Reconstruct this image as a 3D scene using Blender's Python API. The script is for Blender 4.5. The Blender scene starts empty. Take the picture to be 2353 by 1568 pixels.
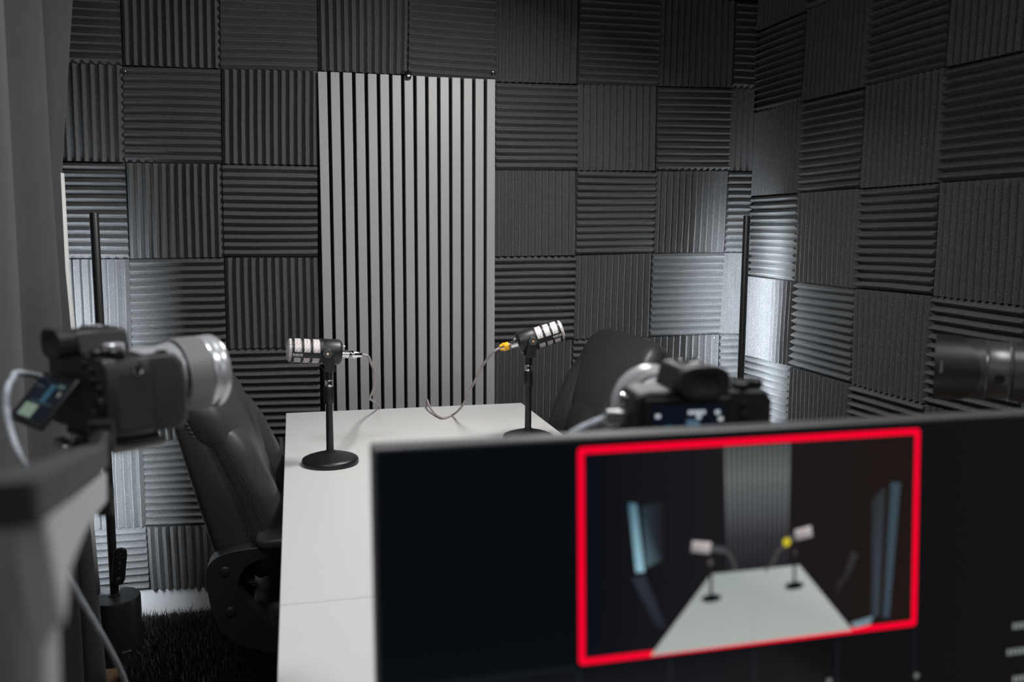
import bpy, bmesh, math, random
from math import sin, cos, pi, radians, sqrt, atan2
from mathutils import Vector, Matrix, Euler
random.seed(7)
scene = bpy.context.scene
COL = scene.collection
V = Vector

# ------------------------------------------------------------------ camera
CAM = V((0.51316, -3.04399, 1.31266))
RIGHT = V((0.97079895, -0.23983757, 0.00522885))
UP = V((0.02529233, 0.12400302, 0.99195945))
FWD = V((0.23855754, 0.96286094, -0.12644805))
FPX = 2028.26


def ray(px, py):
    return FWD + RIGHT * ((px - 1176.5) / FPX) - UP * ((py - 784.0) / FPX)


def at(px, py, d):
    return CAM + ray(px, py) * d


def on_y(px, py, y):
    r = ray(px, py)
    return CAM + r * ((y - CAM.y) / r.y)


def on_z(px, py, z):
    r = ray(px, py)
    return CAM + r * ((z - CAM.z) / r.z)


cam_data = bpy.data.cameras.new('camera')
cam = bpy.data.objects.new('camera', cam_data)
COL.objects.link(cam)
cam.matrix_world = Matrix(((RIGHT.x, UP.x, -FWD.x, CAM.x), (RIGHT.y, UP.y, -FWD.y, CAM.y),
                           (RIGHT.z, UP.z, -FWD.z, CAM.z), (0, 0, 0, 1)))
cam_data.sensor_width = 36
cam_data.lens = FPX / 2353 * 36
cam_data.clip_start = 0.02
cam_data.dof.use_dof = True
cam_data.dof.focus_distance = 2.4
cam_data.dof.aperture_fstop = 4.0
scene.camera = cam
scene.view_settings.view_transform = 'Standard'
scene.view_settings.look = 'None'
scene.view_settings.gamma = 1
scene.view_settings.exposure = 0.0
try:
    scene.view_settings.use_curve_mapping = False
except Exception:
    pass

# ------------------------------------------------------------------ materials
MATS = {}


def srgb(c):
    return c / 12.92 if c <= 0.04045 else ((c + 0.055) / 1.055) ** 2.4


def mat(name, col, rough=0.5, metal=0.0, spec=0.5, emit=None, strength=1.0, noise=None, bump=None, coat=0.0, sheen=0.0):
    m = bpy.data.materials.new(name)
    m.use_nodes = True
    nt = m.node_tree
    b = nt.nodes['Principled BSDF']
    b.inputs['Base Color'].default_value = (*col, 1)
    b.inputs['Roughness'].default_value = rough
    b.inputs['Metallic'].default_value = metal
    b.inputs['Specular IOR Level'].default_value = spec
    b.inputs['Coat Weight'].default_value = coat
    if sheen:
        b.inputs['Sheen Weight'].default_value = sheen
    if emit:
        b.inputs['Emission Color'].default_value = (*emit, 1)
        b.inputs['Emission Strength'].default_value = strength
    tc = nt.nodes.new('ShaderNodeTexCoord')
    if noise:
        sc, amt = noise
        n = nt.nodes.new('ShaderNodeTexNoise')
        n.inputs['Scale'].default_value = sc
        n.inputs['Detail'].default_value = 4
        nt.links.new(tc.outputs['Object'], n.inputs['Vector'])
        mx = nt.nodes.new('ShaderNodeMix')
        mx.data_type = 'RGBA'
        mx.inputs['A'].default_value = (*[c * (1 - amt) for c in col], 1)
        mx.inputs['B'].default_value = (*[min(1, c * (1 + amt)) for c in col], 1)
        nt.links.new(n.outputs['Fac'], mx.inputs['Factor'])
        nt.links.new(mx.outputs['Result'], b.inputs['Base Color'])
    if bump:
        sc, st = bump
        n = nt.nodes.new('ShaderNodeTexNoise')
        n.inputs['Scale'].default_value = sc
        n.inputs['Detail'].default_value = 3
        nt.links.new(tc.outputs['Object'], n.inputs['Vector'])
        bp = nt.nodes.new('ShaderNodeBump')
        bp.inputs['Strength'].default_value = st
        bp.inputs['Distance'].default_value = 0.002
        nt.links.new(n.outputs['Fac'], bp.inputs['Height'])
        nt.links.new(bp.outputs['Normal'], b.inputs['Normal'])
    MATS[name] = m
    return m


def foam_mat(name, base):
    m = mat(name, (base, base, base * 1.02), rough=0.9, spec=0.25)
    nt = m.node_tree
    b = nt.nodes['Principled BSDF']
    tc = nt.nodes.new('ShaderNodeTexCoord')
    # pores: fine value variation; the bright specks are glints painted into the colour
    n1 = nt.nodes.new('ShaderNodeTexNoise')
    n1.inputs['Scale'].default_value = 420
    n1.inputs['Detail'].default_value = 2
    nt.links.new(tc.outputs['Object'], n1.inputs['Vector'])
    r1 = nt.nodes.new('ShaderNodeValToRGB')
    r1.color_ramp.elements[0].position = 0.3
    r1.color_ramp.elements[0].color = (base * 0.62, base * 0.61, base * 0.6, 1)
    r1.color_ramp.elements[1].position = 0.72
    r1.color_ramp.elements[1].color = (base * 1.5, base * 1.48, base * 1.5, 1)
    nt.links.new(n1.outputs['Fac'], r1.inputs['Fac'])
    vo = nt.nodes.new('ShaderNodeTexVoronoi')
    vo.inputs['Scale'].default_value = 560
    nt.links.new(tc.outputs['Object'], vo.inputs['Vector'])
    sep = nt.nodes.new('ShaderNodeSeparateColor')
    nt.links.new(vo.outputs['Color'], sep.inputs['Color'])
    gt = nt.nodes.new('ShaderNodeMath')
    gt.operation = 'GREATER_THAN'
    gt.inputs[1].default_value = 0.91
    nt.links.new(sep.outputs['Red'], gt.inputs[0])
    lt = nt.nodes.new('ShaderNodeMath')
    lt.operation = 'LESS_THAN'
    lt.inputs[1].default_value = 0.32
    nt.links.new(vo.outputs['Distance'], lt.inputs[0])
    mu = nt.nodes.new('ShaderNodeMath')
    mu.operation = 'MULTIPLY'
    nt.links.new(gt.outputs[0], mu.inputs[0])
    nt.links.new(lt.outputs[0], mu.inputs[1])
    mx = nt.nodes.new('ShaderNodeMix')
    mx.data_type = 'RGBA'
    nt.links.new(mu.outputs[0], mx.inputs['Factor'])
    nt.links.new(r1.outputs['Color'], mx.inputs['A'])
    mx.inputs['B'].default_value = (0.34, 0.32, 0.34, 1)
    nt.links.new(mx.outputs['Result'], b.inputs['Base Color'])
    return m


FOAM_BASE = 0.078
M_FOAM = foam_mat('charcoal_foam', FOAM_BASE)
M_FELT = mat('black_felt', (0.010, 0.010, 0.010), 0.95, spec=0.1, noise=(300, .4))
M_SLAT = mat('grey_slat', (0.30, 0.297, 0.295), 0.42, spec=0.55, noise=(8, .04))
M_WALLD = mat('dark_wall', (0.02, 0.02, 0.021), 0.9, spec=0.1)
M_WALLW = mat('pale_wall', (0.10, 0.10, 0.105), 0.9, spec=0.1)
M_CEIL = mat('ceiling_paint', (0.05, 0.05, 0.05), 0.9, spec=0.1)
M_BASEB = mat('white_skirting', (0.55, 0.55, 0.56), 0.5)
M_TABLE = mat('white_laminate', (0.62, 0.615, 0.61), 0.38, spec=0.35, noise=(6, .015))
M_SEAM = mat('seam_dark', (0.08, 0.08, 0.08), 0.8)
M_TLEG = mat('table_leg_black', (0.012, 0.012, 0.012), 0.4)
M_LEATHER = mat('black_leather', (0.029, 0.029, 0.031), 0.38, spec=0.5, bump=(900, .25))
M_STITCH = mat('stitch_thread', (0.02, 0.02, 0.022), 0.8)
M_CPLAST = mat('chair_plastic', (0.012, 0.012, 0.013), 0.38, spec=0.5, bump=(1500, .1))
M_CHROME = mat('chrome', (0.75, 0.75, 0.77), 0.12, metal=1)
M_STEEL = mat('satin_steel', (0.5, 0.5, 0.5), 0.35, metal=1)
M_BLACK = mat('black_plastic', (0.008, 0.008, 0.009), 0.42)
M_BLACKM = mat('black_matte', (0.006, 0.006, 0.006), 0.7, spec=0.3)
M_RUBBER = mat('black_rubber', (0.012, 0.012, 0.012), 0.55)
M_PWDR = mat('black_powder_coat', (0.010, 0.010, 0.011), 0.33, spec=0.5, bump=(1200, .15))
M_LAMPB = mat('lamp_black', (0.012, 0.012, 0.013), 0.4, spec=0.5)
M_LED = mat('led_strip', (0.8, 0.9, 1), 0.5, emit=(0.80, 0.91, 1.0), strength=560.0)
M_LEDD = mat('led_strip_dimmed', (0.8, 0.9, 1), 0.5, emit=(0.80, 0.91, 1.0), strength=330.0)
M_CURT = mat('grey_curtain', (0.072, 0.073, 0.075), 0.9, spec=0.1, sheen=0.2, noise=(9, .12), bump=(700, .15))
M_LITRIM = mat('curtain_lit_rim', (0.82, 0.84, 0.82), 0.8)  # pale colour stands in for lamplight on the curtain rim
M_WOOD = mat('wood_floor', (0.16, 0.095, 0.055), 0.45)
M_RUG = mat('rug_pile', (0.005, 0.005, 0.0055), 0.5, spec=0.4)
M_GRAYARM = mat('grey_painted_metal', (0.55, 0.56, 0.56), 0.45)
M_DARKARM = mat('dark_grey_cover', (0.035, 0.037, 0.04), 0.6)
M_YEL = mat('yellow_boot', (0.85, 0.45, 0.01), 0.45)
M_WHITE = mat('white_print', (0.85, 0.85, 0.85), 0.5)
M_DIMTXT = mat('dim_print', (0.22, 0.22, 0.22), 0.5)
M_ORANGE = mat('knob_dot', (0.75, 0.40, 0.16), 0.4)
M_PALEDOT = mat('pale_knob_dot', (0.9, 0.75, 0.55), 0.4)
M_KNOB = mat('knob_grey', (0.05, 0.052, 0.055), 0.5)
M_BODY = mat('camera_black', (0.014, 0.014, 0.015), 0.36, bump=(1600, .25))
M_GRIP = mat('grip_rubber', (0.022, 0.022, 0.023), 0.5, bump=(900, .5))
M_LENSB = mat('lens_black', (0.045, 0.046, 0.048), 0.33, spec=0.8)
M_LENSS = mat('lens_silver', (0.66, 0.67, 0.69), 0.25, metal=0.55)
M_LENSR = mat('lens_grey_ring', (0.28, 0.28, 0.285), 0.45)
M_GLASS = mat('dark_glass', (0.004, 0.004, 0.006), 0.05, spec=0.8, coat=.5)
M_MONB = mat('monitor_plastic', (0.085, 0.088, 0.09), 0.32, spec=0.6)
M_CLEAR = mat('clear_plate', (0.30, 0.29, 0.27), 0.2, metal=0.6)


def wood_nodes(m):
    nt = m.node_tree
    b = nt.nodes['Principled BSDF']
    tc = nt.nodes.new('ShaderNodeTexCoord')
    mp = nt.nodes.new('ShaderNodeMapping')
    mp.inputs['Scale'].default_value = (2, 30, 2)
    nt.links.new(tc.outputs['Object'], mp.inputs['Vector'])
    n = nt.nodes.new('ShaderNodeTexNoise')
    n.inputs['Scale'].default_value = 3
    n.inputs['Detail'].default_value = 6
    nt.links.new(mp.outputs['Vector'], n.inputs['Vector'])
    r = nt.nodes.new('ShaderNodeValToRGB')
    r.color_ramp.elements[0].color = (0.10, 0.06, 0.035, 1)
    r.color_ramp.elements[1].color = (0.24, 0.15, 0.09, 1)
    nt.links.new(n.outputs['Fac'], r.inputs['Fac'])
    nt.links.new(r.outputs['Color'], b.inputs['Base Color'])


wood_nodes(M_WOOD)


def braid_mat(name, c1, c2, scale):
    m = mat(name, c1, 0.6)
    nt = m.node_tree
    b = nt.nodes['Principled BSDF']
    tc = nt.nodes.new('ShaderNodeTexCoord')
    ck = nt.nodes.new('ShaderNodeTexChecker')
    ck.inputs['Scale'].default_value = scale
    ck.inputs['Color1'].default_value = (*c1, 1)
    ck.inputs['Color2'].default_value = (*c2, 1)
    nt.links.new(tc.outputs['Object'], ck.inputs['Vector'])
    nt.links.new(ck.outputs['Color'], b.inputs['Base Color'])
    return m


M_BRAID = braid_mat('braided_grey', (0.50, 0.44, 0.44), (0.16, 0.13, 0.13), 760)
M_BRAIDW = braid_mat('braided_white', (0.48, 0.52, 0.56), (0.25, 0.28, 0.31), 420)


def grille_mat():
    m = mat('mic_grille', (0.72, 0.68, 0.68), 0.4, metal=0.15)
    nt = m.node_tree
    b = nt.nodes['Principled BSDF']
    tc = nt.nodes.new('ShaderNodeTexCoord')
    mp = nt.nodes.new('ShaderNodeMapping')
    mp.inputs['Rotation'].default_value = (0.6, 0.6, 0.78)
    nt.links.new(tc.outputs['Object'], mp.inputs['Vector'])
    ck = nt.nodes.new('ShaderNodeTexChecker')
    ck.inputs['Scale'].default_value = 430
    ck.inputs['Color1'].default_value = (1.0, 0.93, 0.92, 1)
    ck.inputs['Color2'].default_value = (0.34, 0.30, 0.30, 1)
    nt.links.new(mp.outputs['Vector'], ck.inputs['Vector'])
    nt.links.new(ck.outputs['Color'], b.inputs['Base Color'])
    return m


M_GRILLE = grille_mat()


def emit_mat(name, col, strength=1.0):
    m = bpy.data.materials.new(name)
    m.use_nodes = True
    nt = m.node_tree
    b = nt.nodes['Principled BSDF']
    b.inputs['Base Color'].default_value = (0.002, 0.002, 0.002, 1)
    b.inputs['Roughness'].default_value = 0.12
    b.inputs['Specular IOR Level'].default_value = 0.2
    b.inputs['Emission Color'].default_value = (*col, 1)
    b.inputs['Emission Strength'].default_value = strength
    return m


def vcol_emit_mat(name):
    m = emit_mat(name, (1, 1, 1), 1.0)
    nt = m.node_tree
    b = nt.nodes['Principled BSDF']
    a = nt.nodes.new('ShaderNodeVertexColor')
    a.layer_name = 'Col'
    nt.links.new(a.outputs['Color'], b.inputs['Emission Color'])
    return m


M_SCREEN = vcol_emit_mat('lit_screen')
M_RED = emit_mat('tally_red', (1.0, 0.0, 0.028), 1.0)


# ------------------------------------------------------------------ mesh builder
class MB:
    def __init__(self):
        self.v, self.f, self.mi, self.cols = [], [], [], []
        self.m = 0

    def add(self, vs, fs):
        o = len(self.v)
        self.v += [V(p) for p in vs]
        for f in fs:
            self.f.append([i + o for i in f])
            self.mi.append(self.m)
        return self

    def box(self, c, s, rot=None):
        c = V(c)
        vs = []
        for x in (-.5, .5):
            for y in (-.5, .5):
                for z in (-.5, .5):
                    p = V((x * s[0], y * s[1], z * s[2]))
                    if rot is not None:
                        p = rot @ p
                    vs.append(c + p)
        return self.add(vs, [(0, 1, 3, 2), (4, 6, 7, 5), (0, 4, 5, 1), (2, 3, 7, 6), (0, 2, 6, 4), (1, 5, 7, 3)])

    def rings(self, rings, cap0=True, cap1=True, closed=True):
        n = len(rings[0])
        vs = [p for r in rings for p in r]
        fs = []
        for i in range(len(rings) - 1):
            for j in range(n if closed else n - 1):
                k = (j + 1) % n
                fs.append((i * n + j, i * n + k, (i + 1) * n + k, (i + 1) * n + j))
        if cap0:
            fs.append(tuple(reversed(range(n))))
        if cap1:
            fs.append(tuple((len(rings) - 1) * n + j for j in range(n)))
        return self.add(vs, fs)

    def lathe(self, prof, origin=(0, 0, 0), axis=(0, 0, 1), seg=32, cap0=True, cap1=True):
        """prof: list of (distance along axis, radius)"""
        a = V(axis).normalized()
        t = V((0, 0, 1)) if abs(a.z) < .9 else V((1, 0, 0))
        u = a.cross(t).normalized()
        w = a.cross(u)
        o = V(origin)
        rings = [[o + a * d + (u * cos(2 * pi * j / seg) + w * sin(2 * pi * j / seg)) * max(r, 1e-5) for j in range(seg)]
                 for d, r in prof]
        return self.rings(rings, cap0, cap1)

    def cyl(self, p0, p1, r, r1=None, seg=20):
        p0, p1 = V(p0), V(p1)
        return self.lathe([(0, r), ((p1 - p0).length, r if r1 is None else r1)], p0, p1 - p0, seg)

    def tube(self, pts, r, seg=10, smooth=6):
        pts = spline(pts, smooth) if smooth else [V(p) for p in pts]
        n = len(pts)
        tang = [(pts[min(i + 1, n - 1)] - pts[max(i - 1, 0)]).normalized() for i in range(n)]
        t = tang[0]
        u = t.orthogonal().normalized()
        rings = []
        for i in range(n):
            t = tang[i]
            u = (u - t * u.dot(t)).normalized()
            w = t.cross(u)
            rr = r(i / (n - 1)) if callable(r) else r
            rings.append([pts[i] + (u * cos(2 * pi * j / seg) + w * sin(2 * pi * j / seg)) * rr for j in range(seg)])
        return self.rings(rings)

    def loft(self, st, seg=40):
        """st: list of (centre, axis_u*half, axis_v*half, exponent)"""
        rings = []
        for c, u, w, e in st:
            c, u, w = V(c), V(u), V(w)
            ring = []
            for j in range(seg):
                a = 2 * pi * j / seg
                ca, sa = cos(a), sin(a)
                ring.append(c + u * (abs(ca) ** (2 / e) * (1 if ca >= 0 else -1)) + w * (abs(sa) ** (2 / e) * (1 if sa >= 0 else -1)))
            rings.append(ring)
        return self.rings(rings)

    def pillow(self, c, s, e1=2.5, e2=4, nu=14, nv=36, rot=None):
        """superellipsoid: half sizes s, e1 vertical exponent, e2 plan exponent"""
        c = V(c)
        rings = []
        pw = lambda x, e: abs(x) ** (2 / e) * (1 if x >= 0 else -1)
        for i in range(1, nu):
            ph = -pi / 2 + pi * i / nu
            ring = []
            for j in range(nv):
                th = 2 * pi * j / nv
                p = V((s[0] * pw(cos(ph), e1) * pw(cos(th), e2), s[1] * pw(cos(ph), e1) * pw(sin(th), e2), s[2] * pw(sin(ph), e1)))
                if rot is not None:
                    p = rot @ p
                ring.append(c + p)
            rings.append(ring)
        return self.rings(rings)

    def prism(self, outline, ext):
        """closed planar outline (3D points) extruded by vector ext"""
        ext = V(ext)
        a = [V(p) for p in outline]
        return self.rings([a, [p + ext for p in a]])

    def band(self, inner, outer, ext):
        """closed or open strip between two polylines, extruded by ext"""
        ext = V(ext)
        n = len(inner)
        rings = []
        for i in range(n):
            a, b = V(inner[i]), V(outer[i])
            rings.append([a, b, b + ext, a + ext])
        return self.rings(rings)

    def build(self, name, m, parent=None, smooth=35, bevel=0, bseg=2, subsurf=0, link=True):
        me = bpy.data.meshes.new(name)
        me.from_pydata([tuple(p) for p in self.v], [], self.f)
        ms = m if isinstance(m, (list, tuple)) else [m]
        for x in ms:
            me.materials.append(x)
        for p, i in zip(me.polygons, self.mi):
            p.material_index = min(i, len(ms) - 1)
        bm = bmesh.new()
        bm.from_mesh(me)
        bmesh.ops.recalc_face_normals(bm, faces=bm.faces)
        bm.to_mesh(me)
        bm.free()
        if self.cols:
            ca = me.color_attributes.new('Col', 'FLOAT_COLOR', 'POINT')
            for i, c in enumerate(self.cols):
                ca.data[i].color = (*c, 1)
        o = bpy.data.objects.new(name, me)
        COL.objects.link(o)
        if smooth:
            me.polygons.foreach_set('use_smooth', [True] * len(me.polygons))
            if smooth < 180:
                me.set_sharp_from_angle(angle=radians(smooth))
        if bevel:
            md = o.modifiers.new('bevel', 'BEVEL')
            md.width = bevel
            md.segments = bseg
            md.limit_method = 'ANGLE'
            md.angle_limit = radians(40)
            md.harden_normals = False
        if subsurf:
            md = o.modifiers.new('sub', 'SUBSURF')
            md.levels = subsurf
            md.render_levels = subsurf
        if parent is not None:
            o.parent = parent
        return o


def stitches(m, path, off=(0, 0, 0), step=.0062, ln=.0042, r=.0008):
    pts = [p + V(off) for p in spline(path, 12)]
    acc, nxt = 0.0, 0.0
    for a, b in zip(pts, pts[1:]):
        L = (b - a).length
        while nxt < acc + L:
            q = a.lerp(b, (nxt - acc) / L)
            d = (b - a).normalized()
            m.cyl(q, q + d * ln, r, seg=6)
            nxt += step
        acc += L


def spline(pts, k=6):
    pts = [V(p) for p in pts]
    if len(pts) < 3:
        return pts
    out = []
    n = len(pts)
    for i in range(n - 1):
        p0, p1, p2, p3 = pts[max(i - 1, 0)], pts[i], pts[i + 1], pts[min(i + 2, n - 1)]
        for j in range(k):
            t = j / k
            out.append(0.5 * ((2 * p1) + (p2 - p0) * t + (2 * p0 - 5 * p1 + 4 * p2 - p3) * t * t + (3 * p1 - p0 - 3 * p2 + p3) * t ** 3))
    out.append(pts[-1])
    return out


def tag(o, label, cat, group=None, kind=None):
    if label:
        o['label'] = label
    if cat:
        o['category'] = cat
    if group:
        o['group'] = group
    if kind:
        o['kind'] = kind
    return o


def thing(name, label, cat, loc=(0, 0, 0), rz=0.0, group=None):
    o = bpy.data.objects.new(name, None)
    COL.objects.link(o)
    o.empty_display_size = 0.05
    o.location = loc
    o.rotation_euler = (0, 0, rz)
    return tag(o, label, cat, group)


def recenter(o, loc):
    loc = V(loc)
    for v in o.data.vertices:
        v.co -= loc
    o.location = loc
    return o


def copy_tree(o, parent=None):
    c = o.copy()
    COL.objects.link(c)
    if parent is not None:
        c.parent = parent
    for ch in list(o.children):
        copy_tree(ch, c)
    return c


def struct(name, mb, m, **k):
    o = mb.build(name, m, **k)
    o['kind'] = 'structure'
    return o


def text_mesh(name, body, size, m, parent, depth=0.0003):
    cu = bpy.data.curves.new(name, 'FONT')
    cu.body = body
    cu.size = size
    cu.align_x = 'CENTER'
    cu.align_y = 'CENTER'
    cu.extrude = depth
    tmp = bpy.data.objects.new(name + '_tmp', cu)
    COL.objects.link(tmp)
    dg = bpy.context.evaluated_depsgraph_get()
    me = bpy.data.meshes.new_from_object(tmp.evaluated_get(dg))
    bpy.data.objects.remove(tmp)
    bpy.data.curves.remove(cu)
    me.materials.clear()
    me.materials.append(m)
    o = bpy.data.objects.new(name, me)
    COL.objects.link(o)
    o.parent = parent
    return o


# ------------------------------------------------------------------ room shell
XL, XR, YB, YF, ZC = -0.36, 2.217, 0.032, -4.3, 2.5
WA = 0.02                                # right wall leans 1.1 degrees off square
RD = V((sin(WA), -cos(WA), 0))           # along the right wall towards the camera
RN = V((-cos(WA), -sin(WA), 0))          # its normal into the room
RP = V((2.187, 0, 0))
mb = MB().box(((XL + 2.4) / 2, (YB + YF) / 2, -0.025), (2.4 - XL + .2, YB - YF + .2, 0.05))
struct('floor', mb, M_WOOD)
mb = MB().box(((XL + 2.4) / 2, (YB + YF) / 2, ZC + 0.025), (2.4 - XL + .2, YB - YF + .2, 0.05))
struct('ceiling', mb, M_CEIL)
mb = MB().box(((XL + 2.35) / 2, YB + 0.03, ZC / 2), (2.35 - XL + .1, 0.06, ZC))
struct('wall_back', mb, M_WALLD)
rot = Matrix.Rotation(WA, 4, 'Z')
mb = MB().box(RP - RN * 0.062 + RD * 2.15 + V((0, 0, ZC / 2)), (0.06, 4.5, ZC), rot.to_3x3())
struct('wall_right', mb, M_WALLD)
mb = MB().box((XL - 0.03, (YB + YF) / 2, ZC / 2), (0.06, YB - YF + .1, ZC))
struct('wall_left', mb, M_WALLW)
mb = MB().box(((XL + 2.35) / 2, YF - 0.03, ZC / 2), (2.35 - XL + .1, 0.06, ZC))
struct('wall_front', mb, M_WALLD)
mb = MB().box(((XL + 2.2) / 2, YB - 0.009, 0.0475), (2.2 - XL - .02, 0.018, 0.095))
struct('baseboard_back', mb, M_BASEB, bevel=0.004)
mb = MB().box(RP - RN * 0.023 + RD * 2.15 + V((0, 0, 0.0475)), (0.018, 4.2, 0.095), rot.to_3x3())
struct('baseboard_right', mb, M_BASEB, bevel=0.004)

# ------------------------------------------------------------------ foam tiles
NR = 12
PROF = ((0.0, 0.0), (0.06, 0.06), (0.455, 0.98), (0.545, 0.98), (0.94, 0.06))
DEPTH = 0.021


def foam_tile(label, P0, D, N, quad, horiz, seed, group):
    """quad: (s, z) of TL, TR, BR, BL on the wall plane through P0 along D with normal N"""
    rnd = random.Random(seed)
    TL, TR, BR, BL = [V((a, b)) for a, b in quad]
    inset = 0.0012
    span = (TR - TL).length if not horiz else (TL - BL).length
    nr = max(2, round(NR * span / 0.3))
    ts = []
    for i in range(nr):
        for ph, h in PROF:
            ts.append(((i + ph) / nr, h))
    ts.append((1.0, 0.0))
    # edges end half way down a rib as cut foam does
    ls = [0, .04, .16, .33, .5, .67, .84, .96, 1]
    ph1, ph2, ph3 = rnd.random() * 6, rnd.random() * 6, rnd.random() * 6
    curl = [rnd.uniform(-.003, .004) for _ in range(4)]
    rows = []
    c = P0 + D * ((TL.x + BR.x) / 2) + V((0, 0, (TL.y + BR.y) / 2))
    for t, h in ts:
        row = []
        for l in ls:
            u, v = (l, t) if horiz else (t, l)      # u across, v down
            u2 = inset / .3 + u * (1 - 2 * inset / .3)
            v2 = inset / .3 + v * (1 - 2 * inset / .3)
            p = (TL * (1 - u2) + TR * u2) * (1 - v2) + (BL * (1 - u2) + BR * u2) * v2
            wob = 0.0006 * sin(4 * l + ph1 + t * 3) + 0.0002 * sin(11 * l + ph2)
            dep = h * DEPTH * (1 + 0.07 * sin(7 * t + 4 * l + ph3)) - 0.012
            cn = curl[0] * (1 - u) * (1 - v) + curl[1] * u * (1 - v) + curl[2] * u * v + curl[3] * (1 - u) * v
            dep += cn
            q = P0 + D * p.x + V((0, 0, p.y)) + N * dep
            if horiz:
                q = q + V((0, 0, wob))
            else:
                q = q + D * wob
            row.append(q - c)
        rows.append(row)
    n = len(ls)
    m = MB()
    fs = []
    vs = [p for r in rows for p in r]
    R_ = len(rows)
    for i in range(R_ - 1):
        for j in range(n - 1):
            fs.append((i * n + j, i * n + j + 1, (i + 1) * n + j + 1, (i + 1) * n + j))
    # skirt down to the backing
    border = [(0, j) for j in range(n)] + [(i, n - 1) for i in range(1, R_)] + [(R_ - 1, j) for j in range(n - 2, -1, -1)] + [(i, 0) for i in range(R_ - 2, 0, -1)]
    base = len(vs)
    for (i, j) in border:
        p = rows[i][j] + c
        d = (p - P0).dot(N)
        vs.append(p - N * (d + 0.029) - c)
    k = len(border)
    for a in range(k):
        b = (a + 1) % k
        i0 = border[a][0] * n + border[a][1]
        i1 = border[b][0] * n + border[b][1]
        fs.append((i0, i1, base + b, base + a))
    fs.append(tuple(base + a for a in range(k)))
    m.add(vs, fs)
    o = m.build('foam_tile', M_FOAM, smooth=28)
    o.location = c
    return tag(o, label, 'foam tile', group)


BACK = {0: {0: (.013, 1.811), 1: (.304, 1.814), 2: (.609, 1.822), 3: (.904, 1.822), 4: (1.205, 1.813), 5: (1.501, 1.818), 6: (1.803, 1.824), 7: (2.098, 1.83)},
        1: {0: (.007, 1.513), 1: (.298, 1.515), 2: (.601, 1.517), 4: (1.204, 1.514), 5: (1.504, 1.519), 6: (1.805, 1.523), 7: (2.096, 1.530)},
        2: {0: (.005, 1.21), 1: (.294, 1.214), 2: (.595, 1.214), 4: (1.202, 1.214), 5: (1.504, 1.218), 6: (1.799, 1.226), 7: (2.091, 1.227)},
        3: {0: (-.001, .905), 1: (.292, .91), 2: (.594, .909), 4: (1.199, .91), 5: (1.498, .913), 6: (1.797, .914), 7: (2.083, .919)},
        4: {0: (.019, .613), 1: (.29, .61), 2: (.592, .599), 4: (1.199, .596), 5: (1.493, .598), 6: (1.795, .605), 7: (2.083, .61)},
        5: {0: (.016, .32), 1: (.306, .308), 2: (.594, .303), 4: (1.199, .296), 5: (1.493, .298), 6: (1.795, .30), 7: (2.083, .305)},
        6: {0: (.018, .099), 1: (.306, .086), 2: (.594, .086), 4: (1.199, .092), 5: (1.493, .092), 6: (1.795, .095), 7: (2.083, .096)}}
BACK[-1] = {0: (.0164, 2.138), 1: (.3115, 2.138), 2: (.6107, 2.138), 3: (.9105, 2.138), 4: (1.2085, 2.138), 5: (1.505, 2.138), 6: (1.805, 2.138), 7: (2.10, 2.138)}
for k in BACK:
    BACK[k][-1] = (-.295, BACK[k][0][1])
    if 7 in BACK[k]:
        BACK[k][8] = (2.196, BACK[k][7][1])
ROWN = {-1: 'top row', 0: 'second row', 1: 'third row', 2: 'fourth row', 3: 'fifth row', 4: 'sixth row', 5: 'bottom row'}
COLN = {-1: 'far left column beside curtain', 0: 'second left of slat panel', 1: 'touching slat panel on its left',
        2: 'above left half of slat panel', 3: 'above right half of slat panel', 4: 'touching slat panel on its right',
        5: 'second right of slat panel', 6: 'third right of slat panel', 7: 'narrow strip at right corner'}
for r in range(-1, 6):
    for c in range(-1, 8):
        if r >= 0 and c in (2, 3):
            continue
        nc = c + 1
        q = (BACK[r][c], BACK[r][nc], BACK[r + 1][nc], BACK[r + 1][c])
        horiz = (r + c) % 2 == 0
        lab = 'foam tile, %s ribs, back wall %s, %s' % ('level' if horiz else 'upright', ROWN[r], COLN[c])
        foam_tile(lab, V((0, 0, 0)), V((1, 0, 0)), V((0, -1, 0)), q, horiz, r * 31 + c, 'charcoal foam tiles on the back wall')

RZ = [2.335, 2.036, 1.740, 1.439, 1.136, 0.838, 0.540, 0.245]
RS = [0.004, 0.315, 0.650, 0.980, 1.300, 1.620]
RROW = ['top sliver row', 'first full row', 'second full row', 'third full row', 'fourth full row', 'fifth full row', 'sixth full row']
RCOL = ['column in the corner', 'second column from corner', 'third column from corner', 'fourth column from corner', 'fifth column from corner']
rr = random.Random(3)
jit = {(i, j): (rr.uniform(-.004, .004), rr.uniform(-.003, .003)) for i in range(9) for j in range(7)}
for r in range(0, 7):
    for c in range(5):
        q = []
        for (i, j) in ((r, c), (r, c + 1), (r + 1, c + 1), (r + 1, c)):
            q.append((RS[j] + (jit[i, j][0] if j else 0), RZ[i] + jit[i, j][1]))
        horiz = (r + c) % 2 == 1
        # row index 1 (z 2.036-1.740), first column has level ribs
        lab = 'foam tile, %s ribs, right wall %s, %s' % ('level' if horiz else 'upright', RROW[r], RCOL[c])
        foam_tile(lab, RP, RD, RN, q, horiz, 500 + r * 17 + c, 'charcoal foam tiles on the right wall')

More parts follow.
